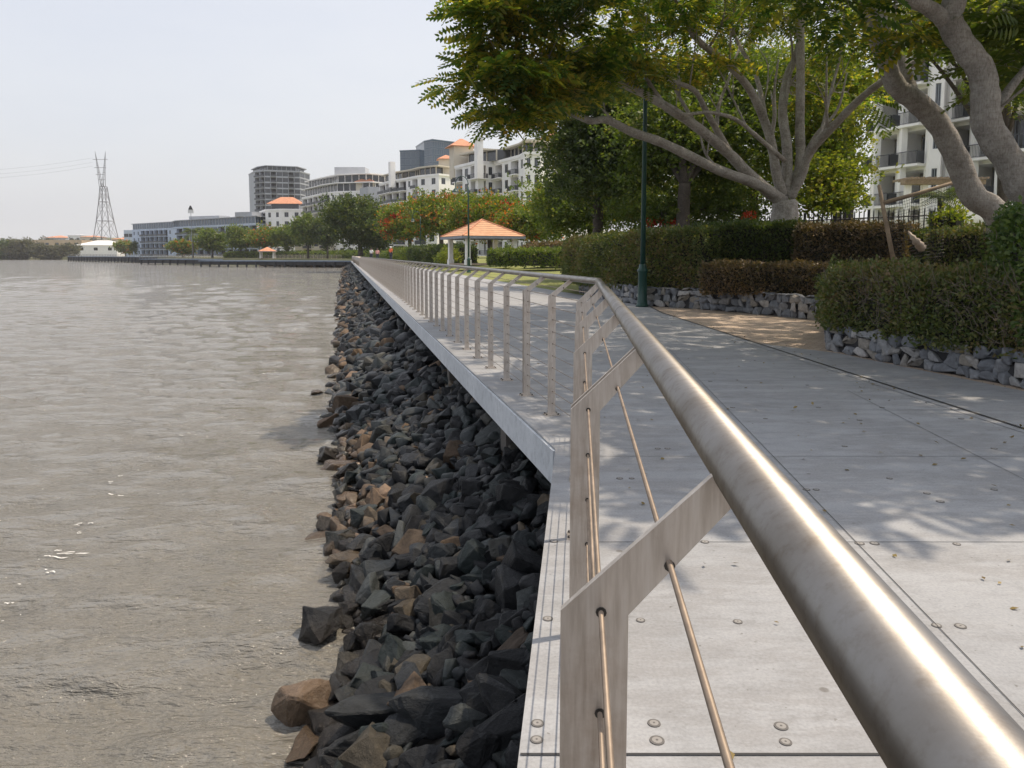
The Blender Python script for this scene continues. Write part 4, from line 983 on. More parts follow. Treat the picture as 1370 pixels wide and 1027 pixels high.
g = XY(563, 112); lamp_post('distant green gooseneck lamp post left of the gazebo', g.x, g.y, .1, 7.0)
g = XY(484, 190); lamp_post('far lamp post near the end of the promenade', g.x, g.y, .0, 7.0)
# ------------------------------------------------------------------ gazebos
def gazebo(label, c, s, z0, rot, far=False):
    root = empty('gazebo', (c.x, c.y, z0)); tag(root, label, 'gazebo', None)
    rt = Matrix.Rotation(rot, 3, 'Z'); w = 3.3*s; q = lambda x, y, z: Vector((c.x, c.y, z0)) + rt @ Vector((x*s, y*s, z*s))
    b = MB(); e = 2.42; ap = q(0,0,4.55)
    cr = [q(-3.3,-3.3,e+.42), q(3.3,-3.3,e+.42), q(3.3,3.3,e+.42), q(-3.3,3.3,e+.42)]
    for i in range(4): b.face([cr[i], cr[(i+1)%4], ap])
    b.face([p-Vector((0,0,.03)) for p in cr[::-1]])
    b.build('roof', M['tile'] if not far else M['tile_far'], root)
    if not far:
        b = MB()
        for i in range(4): b.tube([cr[i]+Vector((0,0,.03)), ap+Vector((0,0,.03))], .07*s, 6)
        b.build('ridge_cap', M['tile_far'], root)
    b = MB()
    for i in range(4):
        p, r_ = cr[i], cr[(i+1)%4]; m = (p+r_)/2; d = (r_-p); b.box(m-Vector((0,0,.16*s)), (d.length+.0*s, .10*s, .24*s), math.atan2(d.y, d.x))
    b.build('fascia_board', M['grey_paint'], root)
    for x in (-2.5, 2.5):
        for y in (-2.5, 2.5):
            b = MB(); p = q(x,y,0); hh = (e+.15)*s; b.box((p.x,p.y,z0+hh/2), (.42*s,.42*s,hh), rot); b.box((p.x,p.y,z0+.25), (.56*s,.56*s,.5), rot); b.build('column', M['white_paint'], root)
    b = MB(); b.box((c.x, c.y, z0+.06), (5.4*s, 5.4*s, .12), rot); b.build('floor_slab', M['paving'], root)
gz = XY(645, 77); gazebo('open gazebo with terracotta tiled pyramid roof on white columns beside the lawn', gz, .98, .65, rad(24))
gz2 = XY(358, 262); gazebo('tiny distant shelter with an orange roof by the jetty', gz2, .85, .5, rad(10), True)
# ------------------------------------------------------------------ park hedges and shrubs beyond the lawn
hedge('pale green clipped hedge in front of the gazebo on its right', [XY(652,70), XY(700,66), XY(752,61)], 2.0, .7, 2.0, .22, 1.7, M['leaf_mid'], .15, group='clipped park hedges beyond the lawn')
hedge('brownish clipped hedge behind the lawn right of the gazebo', [XY(700,73), XY(765,66)], 2.0, .9, 2.6, .22, 1.6, M['leaf_hedge_brown'], .15)
hedge('dark green clipped hedge left of the gazebo', [XY(545,110), XY(585,98), XY(612,90)], 2.5, .4, 2.6, .3, 1.6, M['leaf_dark'], .2)
hedge('far low hedge along the park at the end of the promenade', [XY(300,300), XY(380,275), XY(440,262), XY(500,210), XY(540,150)], 4, .5, 2.4, .55, 1.4, M['leaf_mid'], .4)
def shrub(label, px, Z, w, h, leafm, z0=.6):
    g = XY(px, Z); o_ = Vector((g.x, g.y, z0)); V, Fq = crown_arrays([((g.x, g.y, z0+h*.5), (w*.5, w*.5, h*.45), 26)], 20, h*.12, T_CLUMP, h*.13, .8)
    root = empty('shrub', o_); tag(root, label, 'shrub'); link('foliage', arr_mesh('foliage', V-np.array(o_), Fq), leafm, root)
    b = MB(); b.tube([o_, o_+Vector((0,0,h*.5))], .05, 6); b.build('stem', M['bark_dark'], root)
shrub('yellow-green round shrub left of the gazebo steps', 598, 88, 3.2, 2.0, M['leaf_yel'])
shrub('small leafy shrub between the gazebo columns', 680, 72, 1.8, 2.0, M['leaf_mid'])
shrub('bright shrub beside the path under the flame trees', 548, 118, 5, 1.8, M['leaf_yel'])
# ------------------------------------------------------------------ park trees
def ptree(label, px, Z, vt, vb, wpx, leafm, group, n=70, extra=None, flatk=1.0, name='park_tree', trunk_v=None, scale=None, lob=5):
    k = Z/F; wm = wpx*k/2; zt = EYE+(V0-vt)*k; zb = EYE+(V0-vb)*k; g = XY(px, Z)
    cz = (zt+zb)/2; hz = (zt-zb)/2*flatk
    bl = [((g.x, g.y, cz), (wm*.8, wm*.8, hz*.85), n//2)]
    for i in range(lob):
        a = i*2.4+px; rr = wm*.55; bl.append(((g.x+math.cos(a)*rr, g.y+math.sin(a)*rr*.7, cz+R.uniform(-.35,.45)*hz), (wm*.45, wm*.45, hz*.5), n//lob))
    base = Vector((g.x, g.y, .4)); mid = Vector((g.x, g.y, zb+hz*.3)); limbs = [([base, base.lerp(mid,.5)+Vector((.1,0,0)), mid], wm*.07+.08, wm*.05+.05)]
    for c, r_, nn_ in bl[1:]: limbs.append(([mid, mid.lerp(Vector(c),.5)+Vector((0,0,.2)), Vector(c)], wm*.04+.04, .03))
    ex = None
    if extra: ex = [([((g.x+dx*k, g.y-wm*.5, EYE+(V0-v)*k), (rx*k, rx*k, ry*k), nn_) for dx, v, rx, ry, nn_ in extra], 14, .5, T_CLUMP, .42*Z/100+.1, M['flower_red'], 'red_blossoms')]
    return tree(name, label, 'tree', base, limbs, bl, 20, wm*.16+.2, T_CLUMP, scale or (.30+Z*.0042), leafm, M['bark_dark'], group, flat=.6, twigs=24, extra=ex, twr=.04, seg=7)
ptree('big round dark green tree at the end of the promenade', 482, 165, 262, 336, 92, M['leaf_dark'], None, 190)
fl = 'flame trees around the gazebo'
ptree('flame tree with red blossom at its left edge beside the dark round tree', 548, 130, 270, 322, 74, M['leaf_flame'], fl, 90, [(-20,300,9,4,4), (8,309,8,3,3), (-8,292,12,3,3), (-27,309,3,4,2)])
ptree('tall yellow-green flame tree behind the far gooseneck lamp', 590, 120, 254, 318, 88, M['leaf_flame'], fl, 110, flatk=.95)
ptree('broad flame tree rising above the gazebo roof', 655, 98, 262, 316, 108, M['leaf_flame'], fl, 130, [(28,276,9,1.5,1),(45,290,5,1.5,1)])
ptree('flat-topped flame tree reaching right of the gazebo to the white house', 712, 88, 272, 318, 92, M['leaf_flame'], fl, 110, [(25,294,4,1.5,1)])
far = 'small trees along the far riverside park'
ptree('round bright green tree in front of the blue-grey apartments', 284, 305, 305, 336, 38, M['leaf_mid'], far, 50)
ptree('olive tree left of the orange-roofed shelter', 322, 295, 300, 334, 34, M['leaf_mid'], far, 46)
ptree('brownish tree behind the orange-roofed shelter', 356, 290, 302, 330, 48, M['leaf_flame'], far, 56)
ptree('tree right of the orange-roofed shelter', 385, 280, 300, 334, 44, M['leaf_mid'], far, 50)
ptree('tall light green tree beside the big dark round tree', 412, 245, 286, 330, 42, M['leaf_mid'], far, 56)
ptree('dim tree half hidden by the big dark round tree', 438, 240, 286, 334, 34, M['leaf_dark'], far, 46)
ptree('low orange-brown tree below the left end of the blue-grey apartments', 245, 350, 321, 338, 34, M['leaf_flame'], far, 34)
ptree('low reddish trees at the foot of the pylon sheds', 168, 500, 322, 338, 26, M['leaf_flame'], far, 30)
ptree('dark green tree at the left corner of the blue-grey apartments', 188, 430, 322, 338, 24, M['leaf_dark'], far, 30)
sh_ = 'mangrove trees on the opposite shore'
for i, (px, w, vt, m) in enumerate([(4,38,318,'leaf_dark'),(34,34,322,'leaf_dist'),(60,40,326,'leaf_dist'),(86,34,325,'leaf_dist'),(18,30,326,'leaf_dist'),(-30,50,319,'leaf_dark')]):
    lab = ['tall dark mangrove clump at the left edge of the photo', 'olive mangrove rising beside the dark clump', 'pale olive mangrove in the middle of the far shore', 'last olive mangrove before the timber wharf', 'low mangrove in front of the dark clump', 'mangrove beyond the left edge of the photo'][i]
    ptree(lab, px, 600, vt, 349, w, M[m], sh_, 44, lob=4)
palm('palm silhouetted before the middle of the blue-grey apartments', 258, 320, 308, .35, 22, 5.5)
# ------------------------------------------------------------------ buildings
wcache = {}
def win_obj(w, h, mull, fm, gm, root, loc, rz, near, nm='window'):
    key = (round(w,2), round(h,2), mull, fm.name, gm.name, near)
    if key not in wcache:
        b = MB(); t = .07
        b.box((0,0,h-t/2), (w, .06, t)); b.box((0,0,t/2), (w, .06, t))
        for x in [-w/2+t/2, w/2-t/2] + [(-w/2+w*(k+1)/(mull+1)) for k in range(mull)]: b.box((x,0,h/2), (t, .058, h-2*t))
        if not near: b.face([(-w/2+.02,.012,.02), (w/2-.02,.012,.02), (w/2-.02,.012,h-.02), (-w/2+.02,.012,h-.02)], 1)
        me = b.mesh('window'); me.materials.append(fm); me.materials.append(gm)
        b = MB(); b.box((0,.012,h/2), (w-.04, .012, h-.04)); pm = b.mesh('pane'); pm.materials.append(gm); wcache[key] = (me, pm)
    me, pm = wcache[key]
    o = bpy.data.objects.new(nm, me); C.objects.link(o); o.parent = root; o.location = loc-root.location; o.rotation_euler.z = rz
    if near: q = bpy.data.objects.new('pane', pm); C.objects.link(q); q.parent = o
def hip_roof(root, c, w, d, z0, z1, rz, m, over=.6):
    b = MB(); rt = Matrix.Rotation(rz, 3, 'Z'); q = lambda x, y, z: Vector((c.x, c.y, 0)) + rt @ Vector((x, y, 0)) + Vector((0,0,z))
    w2, d2 = w/2+over, d/2+over; rl = max(0, w2-d2)
    a = [q(-w2,-d2,z0), q(w2,-d2,z0), q(w2,d2,z0), q(-w2,d2,z0)]; r0, r1 = q(-rl,0,z1), q(rl,0,z1)
    if rl < .05: 
        for i in range(4): b.face([a[i], a[(i+1)%4], r0])
    else: b.face([a[0],a[1],r1,r0]); b.face([a[1],a[2],r1]); b.face([a[2],a[3],r0,r1]); b.face([a[3],a[0],r0])
    b.face([p-Vector((0,0,.05)) for p in a[::-1]]); b.build('roof', m, root)
def building(label, pts, depth, z0, nf, fh, bays, wallm, group=None, near=False, fm=None, gm=None, rec=1.5, top=None, roof_over=.3, parapet=.6, name='apartment_building', backm=None):
    cx = sum(p.x for p in pts)/len(pts); cy = sum(p.y for p in pts)/len(pts)
    root = empty(name, (cx, cy, z0)); tag(root, label, 'building', group)
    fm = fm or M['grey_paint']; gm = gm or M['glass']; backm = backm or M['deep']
    bw = MB(); H = nf*fh; bal = {}; doors = []
    for si, (A, B) in enumerate(zip(pts, pts[1:])):
        L = (B-A).length; t = (B-A)/L; n = Vector((t.y, -t.x)); rz = math.atan2(t.y, t.x); st_ = bays[si]; cw = L/len(st_)
        Q = lambda u, o_, z: (A.x+t.x*u+n.x*o_, A.y+t.y*u+n.y*o_, z0+z)
        for ci, ch in enumerate(st_):
            for f in range(nf):
                u0, u1, za, zb = ci*cw, (ci+1)*cw, f*fh, (f+1)*fh; um = (u0+u1)/2
                if ch == 's': bw.face([Q(u0,0,za), Q(u1,0,za), Q(u1,0,zb), Q(u0,0,zb)]); continue
                if ch == 'w': ww, s0, s1, dp = min(cw*.46, 1.7), fh*.28, fh*.82, .18
                elif ch == 'W': ww, s0, s1, dp = cw*.82, fh*.2, fh*.86, .18
                elif ch == 'g': ww, s0, s1, dp = cw*.94, fh*.12, fh*.90, .12
                else: ww, s0, s1, dp = cw*.90, .12, fh*.90, rec
                a, c = um-ww/2, um+ww/2; s0 += za; s1 += za
                for fc in ([(u0,za),(a,za),(a,zb),(u0,zb)], [(c,za),(u1,za),(u1,zb),(c,zb)], [(a,za),(c,za),(c,s0),(a,s0)], [(a,s1),(c,s1),(c,zb),(a,zb)]):
                    bw.face([Q(u,0,z) for u, z in fc])
                bw.face([Q(a,0,s0), Q(a,-dp,s0), Q(a,-dp,s1), Q(a,0,s1)]); bw.face([Q(c,-dp,s0), Q(c,0,s0), Q(c,0,s1), Q(c,-dp,s1)])
                bw.face([Q(a,0,s0), Q(c,0,s0), Q(c,-dp,s0), Q(a,-dp,s0)]); bw.face([Q(a,0,s1), Q(a,-dp,s1), Q(c,-dp,s1), Q(c,0,s1)])
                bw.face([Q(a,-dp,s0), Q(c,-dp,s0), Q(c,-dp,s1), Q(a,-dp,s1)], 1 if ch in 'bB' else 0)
                if ch in 'wWg': win_obj(ww, s1-s0, 1 if ch == 'w' else (3 if ch == 'g' else 2), fm, gm, root, Vector(Q(um, -dp+.05, s0)), rz, near)
                else: bal.setdefault((round(ww,2), si), []).append((Vector(Q(um, 0, s0)), rz)); 
                if ch in 'bB' and near: win_obj(ww*.62, (s1-s0)*.9, 3, fm, gm, root, Vector(Q(um-ww*.12, -dp+.06, s0+.02)), rz, near, 'sliding_door')
    back = []
    a, z = pts[0], pts[-1]; d0 = (pts[1]-pts[0]).normalized(); d1 = (pts[-1]-pts[-2]).normalized()
    mid = ((pts[-1]-pts[0]).normalized()); mn = Vector((-mid.y, mid.x))
    bk0, bk1 = a+mn*depth, z+mn*depth
    poly = [(p.x, p.y) for p in pts]+[(bk1.x, bk1.y), (bk0.x, bk0.y)]
    for p, q in ((pts[-1], bk1), (bk1, bk0), (bk0, pts[0])): bw.face([(p.x,p.y,z0), (q.x,q.y,z0), (q.x,q.y,z0+H), (p.x,p.y,z0+H)])
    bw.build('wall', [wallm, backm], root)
    cc = Vector((sum(p[0] for p in poly)/len(poly), sum(p[1] for p in poly)/len(poly)))
    def grow(k): return [(p[0]+(p[0]-cc.x)/max(.1, math.hypot(p[0]-cc.x, p[1]-cc.y))*k, p[1]+(p[1]-cc.y)/max(.1, math.hypot(p[0]-cc.x, p[1]-cc.y))*k) for p in poly]
    b = MB(); b.prism(grow(roof_over), z0+H+.003, z0+H+parapet); b.build('parapet', wallm, root)
    for (ww, si), lst in bal.items():
        b = MB(); pj = .9
        b.box((0, -pj/2+.02, -.09), (ww+.25, pj, .2), m=0)
        if near:
            for yy, x0, x1 in ((-pj+.08, -ww/2-.05, ww/2+.05),):
                b.box((0, yy, .98), (ww+.1, .05, .05), m=1); b.box((0, yy, .1), (ww+.1, .03, .03), m=1)
                k = -ww/2
                while k < ww/2: b.box((k, yy, .54), (.018, .018, .86), m=1); k += .12
            for sx in (-1, 1): b.box((sx*(ww/2+.03), -pj/2, .54), (.03, pj-.1, .9), m=1)
        else:
            b.box((0, -pj+.08, .52), (ww+.1, .05, .95), m=1)
        me = b.mesh('balcony'); me.materials.append(wallm); me.materials.append(M['rail_dark'])
        for p, rz in lst:
            o = bpy.data.objects.new('balcony', me); C.objects.link(o); o.parent = root; o.location = p-root.location; o.rotation_euler.z = rz
    root['_top'] = z0+H+parapet
    return root, grow
def penthouse(root, grow, inset, h, slab_over, glassm, slabm, z=None, n=1):
    z = z or root['_top']
    b = MB(); pl = grow(-inset); b.prism(pl, z+.003, z+h); b.build('penthouse_wall', glassm, root)
    b = MB()
    for i in range(len(pl)):          # mullions
        p, q = Vector(pl[i]), Vector(pl[(i+1) % len(pl)]); L = (q-p).length; k = int(L/2.6)
        nn_ = Vector(((q-p).y, -(q-p).x)).normalized()
        for j in range(k+1):
            c = p.lerp(q, j/max(1, k))+nn_*.03; b.box((c.x, c.y, z+h/2), (.22, .22, h-.02), math.atan2((q-p).y, (q-p).x))
    tag(b.build('mullion', slabm, root), kind='stuff')
    b = MB(); b.prism(grow(slab_over), z+h+.004, z+h+.35); b.build('roof', slabm, root); root['_top'] = z+h+.35
rv = 'white riverside apartment blocks'
# F: nearest white block
rF, gF = building('nearest white riverside apartment block with curved bay and rows of balconies', [XY(610,176), XY(640,166), XY(662,168), XY(694,157), XY(702,152), XY(722,152), XY(752,158)], 16, 1.5, 6, 3.25, ['bwb', 'bw', 'bwb', 'w', 'ww', 'ww'], M['white'], rv, near=True)
penthouse(rF, gF, 4.0, 2.2, -1.2, M['glass'], M['cream'])
hip_roof(rF, XY(618,180), 5.2, 4.6, EYE+142*180/F-.2, EYE+152*180/F, rad(20), M['tile_far'])
b = MB(); c = XY(618,180); b.box((c.x,c.y,EYE+134*180/F-2.2), (4.6,4,7.3), rad(20)); b.build('roof_pavilion', M['cream'], rF)
b = MB(); c = XY(741,166); b.box((c.x,c.y,EYE+152*166/F-3), (4.7,4.7,6), rad(10)); b.build('roof_pavilion', M['cream'], rF)
hip_roof(rF, XY(741,166), 5, 5, EYE+152*166/F, EYE+160*166/F, rad(10), M['tile_far'])
b = MB(); c = XY(641,165); zz = EYE+150*165/F; b.box((c.x,c.y,zz-4), (1.4,1.4,8), rad(30)); b.prism([(c.x-1,c.y-1),(c.x+1,c.y-1),(c.x+1,c.y+1),(c.x-1,c.y+1)], zz, zz+.3); b.build('tower', M['white'], rF)
# E
rE, gE = building('second white riverside apartment block, left of the nearest one', [XY(509,262), XY(526,250), XY(545,243), XY(560,236), XY(588,230), XY(612,236)], 18, 1.5, 7, 3.35, ['bb', 'bb', 'wb', 'ww', 'ww'], M['white'], rv, near=False)
penthouse(rE, gE, 3.5, 2.3, -1.0, M['glass'], M['cream'])
b = MB(); c = XY(598,238); b.box((c.x,c.y,EYE+125*238/F-3), (4.2,3.7,6)); b.build('roof_pavilion', M['cream'], rE)
hip_roof(rE, XY(598,238), 4.5, 4, EYE+125*238/F, EYE+131*238/F, rad(10), M['tile_far'])
b = MB(); c = XY(526,248); zz = EYE+122*248/F; b.box((c.x,c.y,zz-4), (1.7,1.7,8), rad(30)); b.build('tower', M['white'], rE)
b = MB(); c = XY(504,285); b.box((c.x,c.y,13), (9,9,26), rad(30)); b.build('stair_wing', M['grey_render'], rE)
# D
rD, gD = building('third white apartment block with dark penthouse storeys and stepped balconies', [XY(406,330), XY(420,318), XY(434,306), XY(452,298), XY(500,294)], 20, 1.5, 7, 3.4, ['bb', 'bb', 'bw', 'wwww'], M['white'], rv)
penthouse(rD, gD, 2.5, 3.0, .3, M['glass'], M['white'])
penthouse(rD, gD, 5.0, 3.0, -2, M['glass'], M['white'])
b = MB(); c = XY(473,310); b.box((c.x,c.y,rD['_top']+1.6), (12,8,3.4), 0); b.build('plant_room', M['grey_render'], rD)
hip_roof(rD, XY(492,300), 8, 7, EYE+94*300/F, EYE+102*300/F, 0, M['tile_far'])
b = MB(); c = XY(492,300); b.box((c.x,c.y,EYE+88*300/F), (7,6,4), 0); b.build('roof_pavilion', M['cream'], rD)
# C
rC, gC = building('small cream and white block with an orange hipped roof', [XY(349,362), XY(357,345), XY(378,340), XY(405,342)], 14, 1.5, 5, 3.9, ['b', 'ww', 'ww'], M['white'], rv, parapet=.8)
c = XY(386,348); b = MB(); b.box((c.x,c.y,rC['_top']+1.2), (12,8,2.6), rad(3)); b.build('penthouse_wall', M['glass'], rC)
hip_roof(rC, c, 14.5, 9, rC['_top']+2.4, rC['_top']+5.6, rad(3), M['tile_far'])
# A
rA, gA = building('long low blue-grey apartment block with ribbon windows by the river', [XY(178,430), XY(232,400), XY(237,388), XY(345,340), XY(352,346)], 18, 1.0, 4, 3.5, ['wwbbbbbbw', 's', 'bbgbbgbbgbb', 's'], M['blue_render'], None, gm=M['glass_blue'])
penthouse(rA, gA, 1.5, 2.9, .5, M['glass_blue'], M['grey_render'])
b = MB(); c = XY(282,385); b.box((c.x,c.y,rA['_top']+.9), (20,7,2.0), rad(-25)); b.build('plant_room', M['grey_render'], rA); b = MB(); c = XY(335,350); b.box((c.x,c.y,rA['_top']+.9), (10,7,2.0), rad(-25)); b.build('plant_room', M['grey_render'], rA)
# B tower
rB, gB = building('dark high-rise tower with stacked balconies behind the orange-roofed block', [XY(344,455), XY(357,448), XY(404,455), XY(417,470)], 20, 1.0, 15, 3.25, ['bb', 'gbggbg', 'gg'], M['grey_render'], None, gm=M['glass'])
penthouse(rB, gB, 3.5, 2.4, -1.6, M['glass'], M['grey_render'])
# G glass towers
rG, gG = building('dark blue glass office tower rising behind the white blocks, left half', [XY(537,400), XY(571,396)], 20, 1, 15, 3.55, ['ggggg'], M['glass_blue'], None, gm=M['glass_blue'], name='office_tower', fm=M['grey_paint'])
rG2, gG2 = building('dark blue glass office tower rising behind the white blocks, taller right half', [XY(569,386), XY(580,380), XY(618,392)], 20, 1, 16, 3.5, ['gg', 'gggg'], M['glass_blue'], None, gm=M['glass_blue'], name='office_tower', fm=M['grey_paint'])
# H right apartments
rH, gH = building('white apartment block at right with deep balconies seen between the tree trunks', [XY(1160,66), XY(1232,61), XY(1236,58.5), XY(1252,58), XY(1256,61), XY(1326,57), XY(1334,54), XY(1480,50)], 14, 2.4, 6, 3.1, ['bb', 's', 'w', 's', 'bb', 's', 'bbb'], M['white'], None, near=True, rec=2.4, backm=M['shade_room'])
b = MB()
for px, Z in ((1163,65.2),(1197,63.0),(1256,60.4),(1291,58.6),(1326,56.6)):
    c = XY(px, Z); b.box((c.x, c.y-.5, 11.5), (.45,.45,18.4))
b.build('column', M['white'], rH)
rI, gI = building('glimpse of a white house wall through the fork of the pale trunk', [XY(950,70), XY(1012,70)], 10, 1.4, 3, 3.1, ['wsww'], M['white'], None, name='house', near=True)
# terrace walls and pergola before block H
b = MB(); a, c = XY(1075, 46), XY(1420, 42); b.prism([(a.x,a.y),(c.x,c.y),(c.x,c.y+.4),(a.x,a.y+.4)], .5, 3.6); o = b.build('terrace_wall', [M['white']]); tag(o, 'low white terrace wall behind the picket fence', 'wall')
root = empty('pergola', (XY(1260,52).x, 52, 3)); tag(root, 'white pergola with flat beams in front of the right apartments', 'pergola')
b = MB(); z = EYE+92*52/F
for px in (1210,1232,1256,1300): c = XY(px,52); b.box((c.x,c.y,(z+2)/2), (.35,.35,z-2))
b.build('column', M['white'], root)
b = MB(); a, c = XY(1203,51.8), XY(1310,51.8); b.prism([(a.x,a.y-.3),(c.x,c.y-.3),(c.x,c.y+.3),(a.x,a.y+.3)], z+.01, z+.3)
for i in range(14): p = a.lerp(c, (i+.5)/14); b.box((p.x, p.y+.4, z+.38), (.1, 2.6, .14))
b.build('beam', M['timber'], root)
b = MB(); a, c = XY(1262,46), XY(1420,44); b.prism([(a.x,a.y),(c.x,c.y),(c.x,c.y+.3),(a.x,a.y+.3)], 3.7, 4.9); o = b.build('terrace_wall', [M['white']]); tag(o, 'upper white terrace parapet at the right edge above the lower terrace wall', 'wall')
# low white houses glimpsed under the flame trees
building('low white villa half hidden right of the gazebo', [XY(700,118), XY(752,112)], 10, 1.2, 2, 3.0, ['wsw'], M['white'], None, name='house')
building('low white villa behind the flame trees left of the gazebo', [XY(515,190), XY(585,185)], 10, 1.0, 2, 3.0, ['wbwbw'], M['white'], None, name='house')
building('pale low buildings behind the far park trees', [XY(395,300), XY(440,296)], 10, .8, 2, 3.2, ['wbwb'], M['cream'], None, name='house')
# ------------------------------------------------------------------ jetties
def jetty(label, p0, p1, z, wid, th, Z=None, piles=14, rail_=True, facem='jetty_face'):
    d = (p1-p0).normalized(); n = Vector((-d.y, d.x)); root = empty('jetty', (p0.x, p0.y, z)); tag(root, label, 'jetty', 'timber jetties at the bend of the river')
    a = [p0, p1, p1+n*wid, p0+n*wid]
    b = MB(); b.prism([(p.x,p.y) for p in a], z-.35, z); b.build('deck', M['jetty_face'], root)
    b = MB(); q0, q1 = p0+n*.25+d*.3, p1+n*.25-d*.1; b.prism([(q.x,q.y) for q in (q0,q1,q1+n*(wid-.6),q0+n*(wid-.6))], z-th, z-.353); b.build('under_shade', M['jetty_dark'], root)  # solid dark block standing in for the shade below the jetty deck
    for i in range(piles):
        p = p0.lerp(p1, (i+.25)/piles)+n*.1; b = MB(); b.tube([(p.x,p.y,-4),(p.x,p.y,z-.36)], .28, 8); b.build('pile', M['jetty_dark'], root)
    if rail_:
        b = MB(); L = (p1-p0).length; k = int(L/2.4)
        for i in range(k+1): p = p0.lerp(p1, i/k)+n*.2; b.box((p.x,p.y,z+.55), (.09,.09,1.1))
        for zz in (.35,.7,1.12): b.tube([(p0.x+n.x*.2,p0.y+n.y*.2,z+zz), (p1.x+n.x*.2,p1.y+n.y*.2,z+zz)], .04, 4)
        b.build('handrail', M['steel'], root)
jetty('long low jetty with blue-grey edge leading left from the end of the promenade', XY(265,236), XY(471,219), .0, 9, 1.3, piles=16, rail_=False)
jetty('middle dark jetty beyond the blue-grey one', XY(186,300), XY(266,272), .2, 9, 1.7, piles=8)
jetty('farthest timber wharf on many piles below the pylon', XY(90,440), XY(200,350), .9, 12, 2.4, piles=26)
# shelter rail along the end quay
b = MB(); a, c = XY(205,368), XY(470,238)
k = 60
for i in range(k+1): p = a.lerp(c, i/k); b.box((p.x,p.y,1.05), (.1,.1,1.1))
for zz in (.8,1.2,1.58): b.tube([(a.x,a.y,zz),(c.x,c.y,zz)], .05, 4)
o = b.build('quay_railing', [M['plate']]); tag(o, 'low quay railing behind the jetties', 'railing')
# rocks at the foot of the far quay
lst = []
for k in range(700):
    t = R.random(); p = XY(352+t*118, 254-t*30); lst.append((3, Vector((p.x+R.uniform(-1,1), p.y-R.uniform(-.2,3.2), -1.9+R.uniform(-.1,.9))), R.uniform(.5,1.1), rrot(), R.random() < .75))
joined_rocks(lst, 'quay_riprap', 'tan rocks heaped along the foot of the far quay')
# channel marker
root = empty('channel_marker', (XY(257,306).x, 306, 0)); tag(root, 'slim pole behind the jetty with a black-topped white marker board', 'marker')
c = XY(257.5,306); z = EYE+62*306/F
b = MB(); b.tube([(c.x,c.y,-2),(c.x,c.y,z-2)], .09, 8); b.build('pole', M['grey_paint'], root)
b = MB(); b.box((c.x,c.y,z-1.3), (2.2,.1,1.5)); b.build('board', M['white_paint'], root)
b = MB(); b.plate([(-.9,0),(.9,0),(.25,1.5),(-.25,1.5)], Matrix.Translation((c.x,c.y-.15,z-.6)), .1); b.build('topmark', M['black_paint'], root)
# ------------------------------------------------------------------ far shore
def plain_house(label, px0, px1, Z, vt, m, roofm=None, vb=346):
    a, c = XY(px0, Z), XY(px1, Z); zt = EYE+(V0-vt)*Z/F; z0 = -1
    root = empty('building', ((a.x+c.x)/2, Z, z0)); tag(root, label, 'building', 'low buildings beyond the river')
    b = MB(); b.prism([(a.x,a.y),(c.x,c.y),(c.x,c.y+25),(a.x,a.y+25)], z0, zt); b.build('wall', m, root)
    mid = Vector(((a.x+c.x)/2, Z+12.5)); w = abs(c.x-a.x)
    if roofm: hip_roof(root, mid, w, 25, zt+.01, zt+min(6, w*.12), 0, roofm)
    me = None
    nwin = max(2, int(w/9))
    for i in range(nwin): win_obj(3.2, min(2.4, (zt-z0)*.25), 1, M['grey_paint'], M['glass'], root, Vector((a.x+(i+.5)*w/nwin, Z-.06, zt-min(5, (zt-z0)*.4))), 0, False)
plain_house('long sandy wall of buildings on the far shore left of the pylon', 44, 110, 720, 321, M['sand'], None)
plain_house('bright white shed at the foot of the pylon', 100, 157, 640, 328, M['white'], M['white_paint'])
plain_house('red-brown roofed house behind the white shed', 108, 128, 800, 317, M['cream'], M['tile_far'])
plain_house('white gabled house on the ridge left of the pylon', 92, 110, 820, 315, M['white'], M['grey_render'])
plain_house('cream house right of the pylon feet', 150, 180, 700, 320, M['cream'], M['tile_far'])
plain_house('blue-grey block touching the left end of the riverside apartments', 167, 180, 560, 308, M['blue_render'], None)
plain_house('small grey roofs on the ridge above the sandy wall', 60, 88, 860, 318, M['grey_render'], M['tile_far'])
# hill behind
b = MB(); prof = [(-700,-900,319),(-200,900,322),(-60,900,322),(30,900,323),(70,900,319),(110,950,317),(160,950,318),(200,950,322),(300,950,328),(500,950,330)]
prev = None
for px, Z, v in prof:
    Z = 900; a = P(px, v, Z)
    cur = [(a.x, Z-160, -1.5), (a.x, Z-60, (a.z)*.6), (a.x, Z, a.z), (a.x, Z+400, a.z*.9), (a.x, Z+900, -1)]
    if prev:
        for i in range(4): b.face([prev[i], cur[i], cur[i+1], prev[i+1]])
    prev = cur
tag(b.build('hill', [M['ground_far']], smooth=True), kind='structure')
lst = []
for i in range(26):
    px = -40+i*10+R.uniform(-4,4); a = P(px, 321, 800)
    lst.append(((a.x, 800+R.uniform(-50,60), a.z-4.5), (R.uniform(6,12), 8, R.uniform(3,6)), 9))
V, Fq = crown_arrays(lst, 14, 2.2, T_CLUMP, 2.6, .7)
o = link('ridge_trees', arr_mesh('ridge_trees', V, Fq), M['leaf_dist']); tag(o, 'distant wooded ridge on the horizon beyond the river', 'woodland', kind='stuff')
